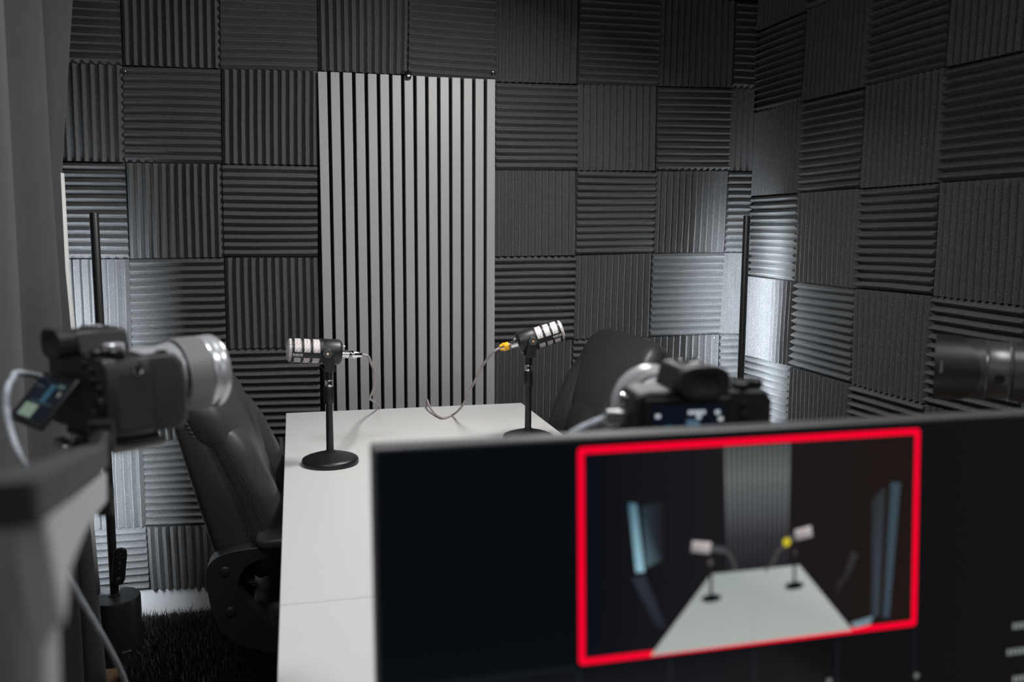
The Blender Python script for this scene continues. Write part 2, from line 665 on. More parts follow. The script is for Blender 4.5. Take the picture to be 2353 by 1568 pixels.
# push pins holding tile corners
for (x, y, lab) in ((288, 164, 'shiny push pin, foam tile corner left of slat panel'),
                    (1133, 166, 'shiny push pin above slat panel right end'),
                    (1641, 776, 'shiny push pin on back wall by right floor lamp')):
    p = on_y(x, y, -0.008)
    mb = MB().lathe([(0, .0012), (.006, .0012), (.006, .0045), (.009, .0045), (.0115, .003), (.012, .0005)], (0, 0, 0), (0, -1, 0), 16)
    o = mb.build('push_pin', M_CHROME)
    o.location = p + V((0, .004, 0))
    tag(o, lab, 'pin', 'push pins in the foam')

# ------------------------------------------------------------------ slat panel
sp = thing('slat_panel', 'tall light grey vertical slat panel on black felt, back wall centre', 'wall panel', (0.607, 0.0, 0.0))
z0, z1 = 0.06, 1.818
MB().box((0.299, 0.018, (z0 + z1) / 2), (0.596, 0.014, z1 - z0)).build('backing', M_FELT, sp)
pitch = 0.5935 / 14.72
for i in range(15):
    x = 0.0005 + i * pitch
    MB().box((x + 0.0144, 0.0, (z0 + z1) / 2), (0.0288, 0.024, z1 - z0 + 0.001 * (i % 3))).build('slat', M_SLAT, sp, bevel=0.0012)
hk = on_y(938, 172, -0.02)
o = thing('panel_hook', 'small black glossy hook clip on top edge of slat panel', 'hook', hk)
MB().box((0, 0, -.002), (.019, .016, .026)).build('clip_body', M_GLASS, o, bevel=.004)
MB().box((-.013, .004, .008), (.010, .010, .011)).build('clip_tab', M_BLACKM, o, bevel=.001)
MB().pillow((0, -.008, -.004), (.0065, .004, .005)).build('clip_dome', M_CHROME, o)

# ------------------------------------------------------------------ curtain
cu_pts = [(-.13, -.40), (-.105, -.42), (-.085, -.455), (-.066, -.50), (-.082, -.55), (-.115, -.61), (-.095, -.68), (-.030, -.76), (-.030, -.82), (-.075, -.90),
          (-.07, -1.00), (-.035, -1.08), (-.03, -1.15), (-.06, -1.23), (-.02, -1.31), (.060, -1.385), (.066, -1.46), (.02, -1.56), (-.06, -1.66), (-.05, -1.80),
          (.04, -1.92), (.03, -2.05), (-.05, -2.2), (-.04, -2.35), (.0, -2.5)]
pl = spline([(x, y, 0) for x, y in cu_pts], 5)
cur = thing('curtain', 'dark grey floor length curtain hanging in folds along left side', 'curtain', (0, -1.2, 0))
zs = [0.012, .1, .3, .55, .8, 1.0, 1.2, 1.45, 1.7, 1.95, 2.2, 2.46]


def cur_pt(i, z):
    p = pl[i]
    t = i / (len(pl) - 1)
    w = max(0, 1 - t / 0.30) ** 0.7
    # the free edge swings out towards the floor and is pulled aside at the top
    off = w * (0.055 * max(0, (1.25 - z) / 1.25) + 0.15 * max(0, (z - 1.42)))
    fold = 0.010 * sin(i * .55 + z * 1.3) * (1 - abs(z - 1.2) / 2.5)
    return V((p.x + off + fold * 0.6, p.y + 1.2 + 0.012 * sin(z * 2 + i * .2), z))


def sheet(grid, th):
    m = MB()
    nz, npt = len(grid), len(grid[0])
    front = [p for r in grid for p in r]
    back = []
    for a in range(nz):
        for b in range(npt):
            d1 = grid[a][min(b + 1, npt - 1)] - grid[a][max(b - 1, 0)]
            nrm = V((d1.y, -d1.x, 0)).normalized()
            back.append(grid[a][b] + nrm * th)
    N_ = nz * npt
    fs = []
    for a in range(nz - 1):
        for b in range(npt - 1):
            i = a * npt + b
            fs.append((i, i + 1, i + npt + 1, i + npt))
            fs.append((N_ + i, N_ + i + npt, N_ + i + npt + 1, N_ + i + 1))
    for a in range(nz - 1):
        for b in (0, npt - 1):
            i = a * npt + b
            fs.append((i, i + npt, N_ + i + npt, N_ + i))
    for b in range(npt - 1):
        for a in (0, nz - 1):
            i = a * npt + b
            fs.append((i, i + 1, N_ + i + 1, N_ + i))
    return m.add(front + back, fs)


grid = [[cur_pt(i, z) for i in range(len(pl))] for z in zs]
sheet(grid, 0.0025).build('fabric', M_CURT, cur, smooth=180)
rim_grid = [[cur_pt(i, z) + V((0.0035, 0.006, 0)) for i in range(9, 17)] for z in zs[2:-4]]  # strip along the far edge, its lamp-lit look put into the colour
ln = sheet(rim_grid, 0.0015).build('lit_rim', M_LITRIM, cur, smooth=180)
ln['label'] = 'pale strip painting the lamp-lit rim of the curtain edge'

# ------------------------------------------------------------------ tables
TZ = 0.74


def table(label, y0, y1, notch):
    x0, x1 = 0.480, 1.236
    t = thing('table', label, 'table', ((x0 + x1) / 2, (y0 + y1) / 2, 0), 0, 'white tables pushed end to end')
    hw, hl = (x1 - x0) / 2, (y1 - y0) / 2
    MB().box((0, 0, TZ - 0.017), (2 * hw, 2 * hl, 0.034)).build('tabletop', M_TABLE, t, bevel=0.0015)
    for sx in (-1, 1):
        for sy in (-1, 1):
            MB().box((sx * (hw - .14), sy * (hl - .30), (TZ - .034) / 2), (.045, .045, TZ - .034)).build('leg', M_TLEG, t, bevel=.003)
    if notch:
        MB().box((-.004, -.38, TZ + .0001), (.0016, .86, .0006)).build('centre_seam', M_SEAM, t)
    return t


table('white laminate table carrying both microphones', -1.710, -0.262, True)
table('white laminate table carrying the monitor', -3.10, -1.712, False)

# ------------------------------------------------------------------ microphones, stands, cables
def mic_stand(label, loc, h):
    t = thing('microphone_stand', label, 'microphone stand', loc, 0, 'desktop microphone stands')
    MB().lathe([(0, .066), (.002, .0685), (.010, .0685), (.014, .066), (.017, .060), (.022, .045), (.028, .022), (.030, .014), (.0305, .001)], seg=64).build('base', M_PWDR, t, smooth=50)
    MB().lathe([(.029, .0125), (.032, .0125), (.033, .0100)], seg=24).build('collar', M_PWDR, t)
    MB().lathe([(.030, .0092), (h - .075, .0080)], seg=24).build('pole', M_PWDR, t)
    m = MB()
    m.lathe([(h - .078, .0110), (h - .074, .0118), (h - .038, .0110), (h - .035, .0098)], seg=24)
    for k in range(14):
        a = 2 * pi * k / 14
        m.box((.0112 * cos(a), .0112 * sin(a), h - .054), (.002, .0022, .030), Matrix.Rotation(a, 3, 'Z'))
    m.build('clutch', M_BLACK, t, bevel=.0004)
    MB().lathe([(h - .036, .0088), (h - .033, .0095), (h - .027, .0095), (h - .022, .0082), (h - .019, .0088)], seg=24).build('thread_ring', M_CHROME, t)
    return t


def microphone(label, loc, heading, tilt, dotm, side, textflip):
    """loc: yoke foot on top of the stand; heading of the grille end, tilt up, side = +-1 the side that shows the knob"""
    t = thing('microphone', label, 'microphone', loc, heading, 'broadcast microphones on the table')
    m = MB()
    m.lathe([(0, .0098), (.024, .0098), (.0245, .0092)], seg=24)
    m.build('mount_sleeve', M_BLACK, t)
    m = MB()                                       # U shaped yoke
    w = .0125
    yo = .036
    KX = .007
    m.box((0, 0, .0265), (2 * w, 2 * yo, .004))
    for s in (-1, 1):
        m.prism([V((x, s * yo - .00175, z)) for x, z in ((-w, .0245), (w, .0245), (KX + w, .0690), (KX - w, .0690))], (0, .0035, 0))
        m.cyl((KX, s * (yo - .00175), .0690), (KX, s * (yo + .00175), .0690), w, seg=24)
    m.build('yoke', M_BLACK, t, bevel=.0008)
    for s in (-1, 1):
        k = MB().lathe([(0, .0122), (.0055, .0122), (.0065, .0112)], (KX, s * (yo + .0018), .0690), (0, s, 0), 6).build('knob', M_KNOB, t, bevel=.0006)
        MB().lathe([(0, .0028), (.0010, .0026)], (KX, s * (yo + .0083), .0690), (0, s, 0), 16).build('knob_dot', dotm, k)
    R_ = Matrix.Rotation(-tilt, 4, 'Y')
    piv = V((KX, 0, .0690))

    def T(o):
        o.matrix_local = Matrix.Translation(piv) @ R_
        return o
    # axis = local +x (grille end)
    ax = (1, 0, 0)
    T(MB().lathe([(-.038, .012), (-.038, .026), (-.035, .0295), (-.030, .031), (.004, .031), (.006, .0305), (.012, .0305)], (0, 0, .0), ax, 48).build('body', M_BLACK, t, smooth=40))
    T(MB().lathe([(.010, .0285), (.080, .0285), (.086, .0270), (.0895, .022), (.0905, .010), (.0908, .0005)], (0, 0, 0), ax, 48).build('grille', M_GRILLE, t))
    m = MB()
    for x, wd in ((.012, .006), (.0345, .0052), (.0555, .0052), (.0775, .0055)):
        m.lathe([(x - wd / 2, .0280), (x - wd / 2, .0307), (x + wd / 2, .0307), (x + wd / 2, .0280)], (0, 0, 0), ax, 48, False, False)
    for a0 in (0, 2 * pi / 3, 4 * pi / 3):
        a0 = a0 + (radians(-14) if side > 0 else radians(-14))
        n = 7
        half = radians(13)
        ro, ri = .0306, .0283
        rings = []
        for i in range(n):
            a = a0 - half + 2 * half * i / (n - 1)
            y, z = side * cos(a), sin(a)
            rings.append([V((.010, y * ri, z * ri)), V((.010, y * ro, z * ro)), V((.079, y * ro, z * ro)), V((.079, y * ri, z * ri))])
        m.rings(rings)
    T(m.build('grille_cage', M_BLACK, t, smooth=40))
    tx = text_mesh('lettering', 'R\u00d8DE', .0088, M_WHITE, t)
    tx['label'] = 'white maker lettering'
    a = radians(-14)
    pos = V((.067, side * cos(a) * .0309, sin(a) * .0309))
    nz = V((0, side * cos(a), sin(a)))
    # reading direction as seen from outside
    upv = V((0, -side * sin(a), cos(a)))
    rx = upv.cross(nz)
    Mx = Matrix(((rx.x, upv.x, nz.x, pos.x), (rx.y, upv.y, nz.y, pos.y), (rx.z, upv.z, nz.z, pos.z), (0, 0, 0, 1)))
    tx.matrix_local = Matrix.Translation(piv) @ R_ @ Mx
    T(MB().box((-.041, 0, .0145), (.012, .004, .004)).build('latch_button', M_CHROME, t, bevel=.0008))
    return t, (piv, R_)


def cable(name, label, pts, r, m, group, cat='cable', k=8):
    pts = [V(p) for p in pts]
    o0 = pts[0].copy()
    c = thing(name, label, cat, o0, 0, group)
    MB().tube([p - o0 for p in pts], r, 10, k).build('cord', m, c, smooth=180)
    return c, o0


# left microphone
LB = V((0.5895, -0.8935, TZ))
HST = 0.2265
mic_stand('black round base microphone stand near left table edge', LB, HST)
mL, (pv, RM) = microphone('microphone on left stand, grille pointing left, grey cord', LB + V((0, 0, HST - .019)), radians(186), radians(5), M_PALEDOT, 1, False)
Wm = Matrix.Translation(LB + V((0, 0, HST - .019))) @ Matrix.Rotation(radians(186), 4, 'Z') @ Matrix.Translation(pv) @ RM
j0, j1 = Wm @ V((-.038, 0, -.004)), Wm @ V((-.090, 0, -.004))
jx = Wm @ V((-.104, 0, -.007))


def plug(c, o0, a, b, m, r=.0095):
    a, b = a - o0, b - o0
    L = (b - a).length
    mb_ = MB()
    mb_.lathe([(0, r), (L * .36, r), (L * .38, r * .86), (L * .42, r), (L * .45, r * .86), (L * .49, r), (L * .62, r), (L * .95, r * .55), (L, r * .42)], a, b - a, 24)
    p = mb_.build('plug', m, c)
    return p


ys = [(852, 834, -.86), (861, 856, -.82), (861, 880, -.75), (856, 900, -.65), (850, 915, -.52), (856, 921, -.42), (866, 929, -.33), (871, 938, -.262)]
pts = [j1, jx] + [on_y(*q) for q in ys]
pts[-1].z = max(pts[-1].z, TZ + .005)
pts += [V((pts[-1].x + .003, -.245, .70)), V((pts[-1].x + .006, -.236, .5)), V((pts[-1].x + .02, -.22, .15))]
c, o0 = cable('microphone_cable', 'braided grey microphone cord from left microphone down behind table', pts, .0034, M_BRAID, 'braided microphone cords')
p = plug(c, o0, j0, j1, M_CHROME)
p['label'] = 'chrome plug'

# right microphone
RB = V((1.124, -0.765, TZ))
mic_stand('black round base microphone stand near right table edge, half behind monitor', RB, HST)
mR, (pv, RM) = microphone('microphone on right stand, grille pointing up right, yellow plug', RB + V((0, 0, HST - .019)), radians(-8), radians(17), M_ORANGE, -1, True)
Wm = Matrix.Translation(RB + V((0, 0, HST - .019))) @ Matrix.Rotation(radians(-8), 4, 'Z') @ Matrix.Translation(pv) @ RM
j0, j1 = Wm @ V((-.038, 0, .001)), Wm @ V((-.088, 0, .003))
jx = Wm @ V((-.104, 0, -.001))
ys = [(1116, 830, -.72), (1098, 862, -.66), (1078, 902, -.59), (1060, 936, -.53)]
pts = [j1, jx] + [on_y(*q) for q in ys] + [on_z(1040, 954, TZ + .006), on_z(1018, 961, TZ + .0045), on_z(1000, 952, TZ + .006), on_y(987, 934, -.33), on_y(982, 921, -.268), on_y(981, 930, -.245)]
pts += [V((pts[-1].x, -.238, .6)), V((pts[-1].x + .01, -.225, .15))]
c, o0 = cable('microphone_cable', 'braided grey cord with yellow boot from right microphone over table edge', pts, .0034, M_BRAID, 'braided microphone cords')
p = plug(c, o0, j0, j1, M_CHROME)
a, b = j0.lerp(j1, .50) - o0, j0.lerp(j1, 1.0) - o0
mb = MB()
L = (b - a).length
mb.lathe([(0, .0112), (L * .45, .0112), (L * .5, .0106)], a, b - a, 24)
dirv = (b - a).normalized()
u = dirv.orthogonal().normalized()
w = dirv.cross(u)
for k in range(5):
    an = 2 * pi * k / 5 + .3
    rad = u * cos(an) + w * sin(an)
    q0, q1 = a + dirv * L * .45 + rad * .0095, a + dirv * L * .98 + rad * .0062
    mb.cyl(q0, q1, .0034, .0016, 8)
y_ = mb.build('strain_relief', M_YEL, p)
y_['label'] = 'yellow strain relief boot'

# ------------------------------------------------------------------ office chairs
def make_chair(label, loc, rz):
    t = thing('office_chair', label, 'chair', loc, rz, 'black leather office chairs at the table')
    X, Y = V((1, 0, 0)), V((0, 1, 0))

    def shell_st(z, b, f, hw, e=5):
        return ((((b + f) / 2), 0, z), X * ((f - b) / 2), Y * hw, e)
    st = [shell_st(.555, -.300, -.255, .20), shell_st(.565, -.312, -.232, .228), shell_st(.60, -.328, -.226, .243), shell_st(.66, -.344, -.232, .250), shell_st(.75, -.366, -.262, .253), shell_st(.83, -.386, -.296, .252),
          shell_st(.90, -.402, -.326, .248), shell_st(.94, -.408, -.342, .240), shell_st(.965, -.406, -.352, .222), shell_st(.978, -.398, -.362, .19)]
    bk = MB().loft(st, 56).build('backrest', M_LEATHER, t, smooth=180)
    # front cushions: centre panel and two bolsters
    def cush(y0, hw, th, name):
        s2 = []
        for z, f, k in ((.565, -.235, .25), (.575, -.232, .7), (.60, -.228, .95), (.66, -.236, 1.05), (.75, -.266, 1.05), (.83, -.298, 1.0), (.88, -.320, .85), (.91, -.335, .4)):
            s2.append(((f + th * k * .35, y0, z), X * (th * k), Y * hw * (0.8 + .2 * min(1, k)), 2.6))
        return MB().loft(s2, 32).build(name, M_LEATHER, t, smooth=180)
    cush(0, .150, .036, 'back_cushion')
    for s in (-1, 1):
        cush(s * .190, .058, .050, 'side_bolster')
    # headrest pad with its rounded tongue
    hs = []
    for z, hw, k in ((.705, .05, .25), (.712, .10, .5), (.73, .15, .75), (.77, .195, .95), (.82, .228, 1.05), (.87, .252, 1.1), (.92, .256, 1.05), (.955, .248, .9), (.978, .225, .6), (.988, .18, .25)):
        f = -.262 - (z - .75) * .40
        hs.append(((f - .008, 0, z), X * (.056 * k), Y * hw, 3.6))
    hr = MB().loft(hs, 48).build('headrest', M_LEATHER, t, smooth=180)
    # stitched seams
    m = MB()
    for s in (-1, 1):
        for dx in (0, -.0055):
            stitches(m, [(-.236 + dx, s * .2503, .585), (-.246 + dx, s * .2530, .66), (-.274 + dx, s * .2550, .75), (-.308 + dx, s * .2540, .83), (-.338 + dx, s * .2505, .90), (-.352 + dx, s * .2425, .94)])
        stitches(m, [(-.205, s * .247, .60), (-.212, s * .249, .66), (-.243, s * .249, .75), (-.276, s * .249, .82), (-.300, s * .247, .86)])
        stitches(m, [(-.212, s * .246, .60), (-.220, s * .249, .66), (-.251, s * .249, .75), (-.284, s * .249, .82)])
    m.build('stitching', M_STITCH, bk, smooth=180)
    # gathers along the side of the headrest and the bolsters
    for s in (-1, 1):
        m = MB()
        for k in range(10):
            z = .845 + k * .009
            x = -.326 - (z - .80) * .36
            m.pillow((x, s * .2470, z), (.010, .0026, .0056), 2, 2, 6, 10, Matrix.Rotation(.35, 3, 'Y'))
        m.build('gathers', M_LEATHER, hr, smooth=180)
    # seat
    m = MB()
    m.pillow((.02, 0, .475), (.275, .245, .055), 2.6, 5, 14, 44)
    seat = m.build('seat', M_LEATHER, t, smooth=180)
    m = MB()
    m.pillow((.02, 0, .435), (.262, .238, .035), 2.8, 5, 12, 40)
    m.build('seat_pan', M_CPLAST, seat, smooth=180)
    m = MB()
    for s in (-1, 1):
        m.tube([(-.22, s * .244, .478), (-.1, s * .2475, .487), (.1, s * .2475, .487), (.25, s * .244, .478)], .0013, 6, 4)
        m.tube([(-.22, s * .243, .466), (-.1, s * .246, .473), (.1, s * .246, .473), (.25, s * .243, .466)], .0013, 6, 4)
    m.build('seat_stitching', M_STITCH, seat, smooth=180)
    # back support, mechanism
    m = MB()
    m.tube([(-.02, 0, .40), (-.20, 0, .40), (-.29, 0, .45), (-.325, 0, .55), (-.345, 0, .65)], .022, 12, 5)
    m.box((.0, 0, .385), (.24, .14, .05))
    m.build('tilt_mechanism', M_CPLAST, t, bevel=.004)
    # loop arms
    for s in (-1, 1):
        ax = thing_part('armrest', t)
        yy = s * .268
        outer = [(.13, .652), (-.10, .652), (-.225, .652), (-.29, .646), (-.322, .632), (-.336, .610), (-.336, .575), (-.330, .53), (-.318, .49), (-.300, .462), (-.262, .436), (-.20, .415), (-.12, .402), (0, .402), (.10, .41), (.155, .46), (.17, .56), (.16, .635), (.13, .652)]
        inner = [(.12, .634), (-.10, .634), (-.205, .628), (-.245, .618), (-.262, .606), (-.272, .588), (-.276, .575), (-.272, .560), (-.255, .532), (-.235, .508), (-.205, .480), (-.175, .460), (-.11, .446), (0, .444), (.08, .45), (.115, .49), (.125, .56), (.12, .62), (.12, .634)]
        o3 = spline([(x, yy - .024, z) for x, z in outer], 4)
        i3 = spline([(x, yy - .024, z) for x, z in inner], 4)
        MB().band(i3, o3, (0, .048, 0)).build('arm_loop', M_CPLAST, ax, bevel=.005, smooth=50)
        m = MB()
        st = [((-.238, yy, .660), Y * .016, V((0, 0, .006)), 3), ((-.232, yy, .660), Y * .030, V((0, 0, .011)), 3), ((-.215, yy, .660), Y * .040, V((0, 0, .014)), 3.5), ((-.15, yy, .662), Y * .045, V((0, 0, .016)), 3.5),
              ((.02, yy, .664), Y * .046, V((0, 0, .016)), 3.5), ((.08, yy, .663), Y * .042, V((0, 0, .015)), 3.5), ((.105, yy, .662), Y * .03, V((0, 0, .011)), 3), ((.112, yy, .661), Y * .015, V((0, 0, .006)), 3)]
        m.loft(st, 32)
        m.build('arm_pad', M_LEATHER, ax, smooth=180)
        m = MB()
        for x, z in ((-.300, .606), (-.292, .518), (-.13, .423)):
            m.lathe([(0, .0105), (.003, .0105), (.0048, .008), (.005, .003)], (x, yy + s * .0235, z), (0, s, 0), 20)
        m.build('bolt_cap', M_CPLAST, ax)
    # gas lift and five star base
    MB().lathe([(.085, .028), (.28, .028), (.28, .017), (.40, .017)], seg=24).build('gas_lift', M_CPLAST, t)
    m = MB()
    m.lathe([(.065, .035), (.075, .045), (.105, .045), (.12, .032)], seg=28)
    for k in range(5):
        a = 2 * pi * k / 5 + pi
        d = V((cos(a), sin(a), 0))
        pdir = V((-sin(a), cos(a), 0))
        m.loft([(d * .03 + V((0, 0, .092)), pdir * .026, V((0, 0, .020)), 4), (d * .15 + V((0, 0, .090)), pdir * .022, V((0, 0, .016)), 4),
                (d * .28 + V((0, 0, .078)), pdir * .017, V((0, 0, .012)), 4), (d * .305 + V((0, 0, .074)), pdir * .014, V((0, 0, .009)), 3)], 16)
    m.build('star_base', M_CPLAST, t, smooth=50)
    for k in range(5):
        a = 2 * pi * k / 5 + pi
        d = V((cos(a), sin(a), 0)) * .285
        pdir = V((-sin(a), cos(a), 0))
        m = MB()
        for s in (-1, 1):
            m.cyl(d + pdir * s * .006 + V((0, 0, .027)), d + pdir * s * .026 + V((0, 0, .027)), .027, seg=24)
        m.cyl(d + V((0, 0, .03)), d + V((0, 0, .072)), .006, seg=12)
        m.build('caster', M_CPLAST, t, bevel=.002)
    return t


def thing_part(name, parent):
    o = bpy.data.objects.new(name, None)
    o.empty_display_size = .03
    COL.objects.link(o)
    o.parent = parent
    return o


ch = make_chair('black leather office chair on left side of table, front facing right', (0.660, -0.912, 0.0), 0)
c2 = copy_tree(ch)
c2.location = (1.150, -0.50, 0.0)
c2.rotation_euler = (0, 0, pi)
c2['label'] = 'black leather office chair on right side of table, behind the right camera'

# ------------------------------------------------------------------ rug
rug_poly = (0.05, 1.55, -1.75, -0.035)
rg = thing('shag_rug', 'black shaggy rug under the left chair beside the lamp base', 'rug', (.8, -.9, 0))
MB().box((0, 0, .005), (1.48, 1.68, .010)).build('rug_backing', M_BLACKM, rg)
m = MB()
rnd = random.Random(11)
vs, fs = [], []
for k in range(52000):
    if k < 43000:
        x, y = rnd.uniform(-.02, .62), rnd.uniform(-1.35, -.04)
    else:
        x, y = rnd.uniform(.6, 1.53), rnd.uniform(-1.74, -.04)
    ex = .02 * sin(y * 17) + .012 * sin(y * 41)
    lim = (.034 if -.36 < y < -.15 else .004) + ex * .3
    if x < lim:
        x = lim + rnd.uniform(0, .035)
    h = rnd.uniform(.022, .046)
    an = rnd.uniform(0, 2 * pi)
    ln = rnd.uniform(.006, .036)
    w = rnd.uniform(.0006, .0013)
    d = V((cos(an), sin(an), 0))
    pp = V((-sin(an), cos(an), 0)) * w
    b = V((x - .8, y + .9, .008))
    i = len(vs)
    mid = b + d * ln * .35 + V((0, 0, h * .65))
    tip = b + d * ln + V((0, 0, h))
    vs += [b - pp, b + pp, mid + pp, mid - pp, tip]
    fs += [(i, i + 1, i + 2, i + 3), (i + 3, i + 2, i + 4)]
m.add(vs, fs)
pile = m.build('pile', M_RUG, rg, smooth=180)
pile['kind'] = 'stuff'

# ------------------------------------------------------------------ floor lamps
def floor_lamp(label, loc, face, h, brand):
    t = thing('floor_lamp', label, 'floor lamp', loc, 0, 'black pole lamps lighting the corners')
    MB().lathe([(0, .073), (.003, .0755), (.19, .0735), (.196, .071), (.198, .062), (.198, .001)], seg=56).build('base', M_LAMPB, t, smooth=40)
    MB().lathe([(.196, .017), (.202, .017), (.203, .0125), (h - .003, .0122), (h, .0110)], seg=28).build('pole', M_LAMPB, t)
    d = V((cos(face), sin(face), 0))
    R3 = Matrix.Rotation(face, 3, 'Z')
    zt = h - (.12 if brand else .05)
    pd = V((-d.y, d.x, 0))
    MB().box(d * .0132 + V((0, 0, (zt + .22) / 2)), (.004, .009, zt - .22), R3).build('light_strip', M_LED if brand else M_LEDD, t)
    if brand:
        m = MB()
        for sg in (-1, 1):
            m.box(d * .0140 + pd * sg * .0054 + V((0, 0, (zt + .22) / 2)), (.0084, .0012, zt - .20), R3)
        m.box(d * .0165 + V((0, 0, zt + .008)), (.014, .012, .004), R3)
        m.build('added_light_fins', M_LAMPB, t)  # unseen fins and cap added to narrow the light of the strip
    else:
        MB().box(d * .0145 + V((0, 0, zt + .003)), (.010, .010, .004), R3).build('strip_cap', M_LAMPB, t)
    if brand:
        # lettering low on the front of the base
        n = (V((CAM.x, CAM.y, 0)) - V((loc[0], loc[1], 0))).normalized()
        a = atan2(n.y, n.x) + .34
        nz = V((cos(a), sin(a), 0))
        upv = V((0, 0, 1))
        rx = upv.cross(nz)
        pos = nz * .0757 + V((0, 0, .045))
        tx = text_mesh('lettering', 'Govee', .0105, M_DIMTXT, t, .0002)
        tx.matrix_local = Matrix(((rx.x, upv.x, nz.x, pos.x), (rx.y, upv.y, nz.y, pos.y), (rx.z, upv.z, nz.z, pos.z), (0, 0, 0, 1)))
    return t


LL = V((-0.040, -0.262, 0))
floor_lamp('black pole floor lamp in left corner, round base by the curtain', LL, radians(121), 1.352, True)
RL = V((2.058, -0.215, 0))
floor_lamp('black pole floor lamp in right corner behind the right camera', RL, radians(52), 1.362, False)
# remote hanging on the left lamp
rm = thing('remote_control', 'small black remote control fixed to the left lamp pole above its base', 'remote', LL + V((.022, -.0225, .297)))
n = (V((CAM.x, CAM.y, 0)) - V((LL.x, LL.y, 0))).normalized()
fz = atan2(n.y, n.x) + pi / 2
rm.rotation_euler = (0, radians(7), fz)
m = MB()
st = []
for z, hw in ((-.056, .008), (-.054, .013), (-.049, .0165), (-.040, .019), (.040, .019), (.049, .0165), (.054, .013), (.056, .008)):
    st.append(((0, 0, z), V((hw, 0, 0)), V((0, .0075, 0)), 3))
m.loft(st, 28)
m.build('remote_body', M_BLACK, rm, smooth=60)
for x, z, r in ((0, .040, .0022), (-.010, .030, .0016), (0, .030, .0018), (.010, .030, .0016), (0, .012, .0034), (0, -.004, .0034), (0, -.036, .0058)):
    MB().lathe([(0, r), (.0012, r * .9)], (x, -.0072, z), (0, -1, 0), 14).build('button', M_STEEL if r < .004 else M_KNOB, rm)

# ------------------------------------------------------------------ monitor
MC = V((.849, -2.463, 1.078))
MR = V((1, 0, 0))
tiltm = radians(3.65)
MU = V((0, sin(tiltm), cos(tiltm)))
MN = V((0, -cos(tiltm), sin(tiltm)))      # towards the viewer
mon = thing('monitor', 'large black monitor showing a red framed live picture, front right', 'monitor', (MC.x + .02, -2.40, TZ))
mo = V(mon.location)


def mp(a, b, d=0.0):
    return MC + MR * a + MU * b + MN * d - mo


S0, S1, T0, T1 = -.2845, .316, -.256, .0845
m = MB()


def mbox(m, a0, a1, b0, b1, d0, d1):
    vs = [mp(a, b, d) for a in (a0, a1) for b in (b0, b1) for d in (d0, d1)]
    m.add(vs, [(0, 1, 3, 2), (4, 6, 7, 5), (0, 4, 5, 1), (2, 3, 7, 6), (0, 2, 6, 4), (1, 5, 7, 3)])


mbox(m, S0 - .0025, S1 + .0025, T0 - .006, T1 + .0025, -.0012, -.024)
m.build('housing', M_MONB, mon, bevel=.0015)
m = MB()
mbox(m, S0 + .10, S1 - .10, T0 + .04, T1 - .08, -.0245, -.040)
m.build('rear_cover', M_MONB, mon, bevel=.008)
m = MB()
st_ = mp(.0157, -.16, -.030)
m.tube([st_, st_ + V((0, .004, -.03)), V((st_.x, st_.y + .002, .010))], .014, 14, 5)
m.build('stand_neck', M_MONB, mon)
m = MB()
m.loft([((st_.x, st_.y - .045, 0), V((.13, 0, 0)), V((0, .09, 0)), 4), ((st_.x, st_.y - .045, .008), V((.128, 0, 0)), V((0, .088, 0)), 4), ((st_.x, st_.y - .045, .011), V((.12, 0, 0)), V((0, .08, 0)), 4)], 40)
m.build('stand_foot', M_MONB, mon)


class Scr:
    """flat coloured areas on the screen surface, colours per vertex"""
    def __init__(self):
        self.m = MB()

    def poly(self, pts, cols, d):
        o = len(self.m.v)
        self.m.add([mp(a, b, d) for a, b in pts], [tuple(range(len(pts)))])
        self.m.cols += cols if isinstance(cols, list) else [cols] * len(pts)
        return self

    def grid(self, a0, a1, b0, b1, colf, d, na=24, nb=16):
        o = len(self.m.v)
        vs, cs, fs = [], [], []
        for i in range(na + 1):
            for j in range(nb + 1):
                a = a0 + (a1 - a0) * i / na
                b = b0 + (b1 - b0) * j / nb
                vs.append(mp(a, b, d))
                cs.append(colf(i / na, j / nb))
        for i in range(na):
            for j in range(nb):
                k = i * (nb + 1) + j
                fs.append((k, k + nb + 1, k + nb + 2, k + 1))
        self.m.add(vs, fs)
        self.m.cols += cs
        return self

    def disc(self, c, rx, ry, col, d, n=20):
        return self.poly([(c[0] + rx * cos(2 * pi * k / n), c[1] + ry * sin(2 * pi * k / n)) for k in range(n)], col, d)


def px2m(px, py):
    r = ray(px, py)
    t = (MC - CAM).dot(MN) / r.dot(MN)
    P = CAM + r * t - MC
    return (P.dot(MR), P.dot(MU))


def C8(r, g, b):
    return (srgb(r / 255), srgb(g / 255), srgb(b / 255))


def mixc(a, b, t):
    t = max(0, min(1, t))
    return tuple(x + (y - x) * t for x, y in zip(a, b))


s = Scr()
s.grid(S0, S1, T0, T1, lambda u, v: mixc(C8(7, 10, 15), C8(19, 17, 19), (u - .25) / .6), 0.0)
scr = s.m.build('screen', M_SCREEN, mon, smooth=0)
# picture window
W, H = .284, .284 * 9 / 16
bw = .0047
ia0, ia1, ib0, ib1 = -W / 2 + bw, W / 2 - bw, -H / 2 + bw, H / 2 - bw
s = Scr()
s.grid(ia0, ia1, ib0, ib1, lambda u, v: mixc(mixc(C8(9, 13, 20), C8(27, 24, 28), u / .35), C8(29, 22, 20), (u - .5) / .4), .0003, 20, 12)


def cpx(x, y):
    """point of the enlarged screen detail -> screen coordinates"""
    return px2m(1320 + x / 2.666, 980 + y / 2.666)


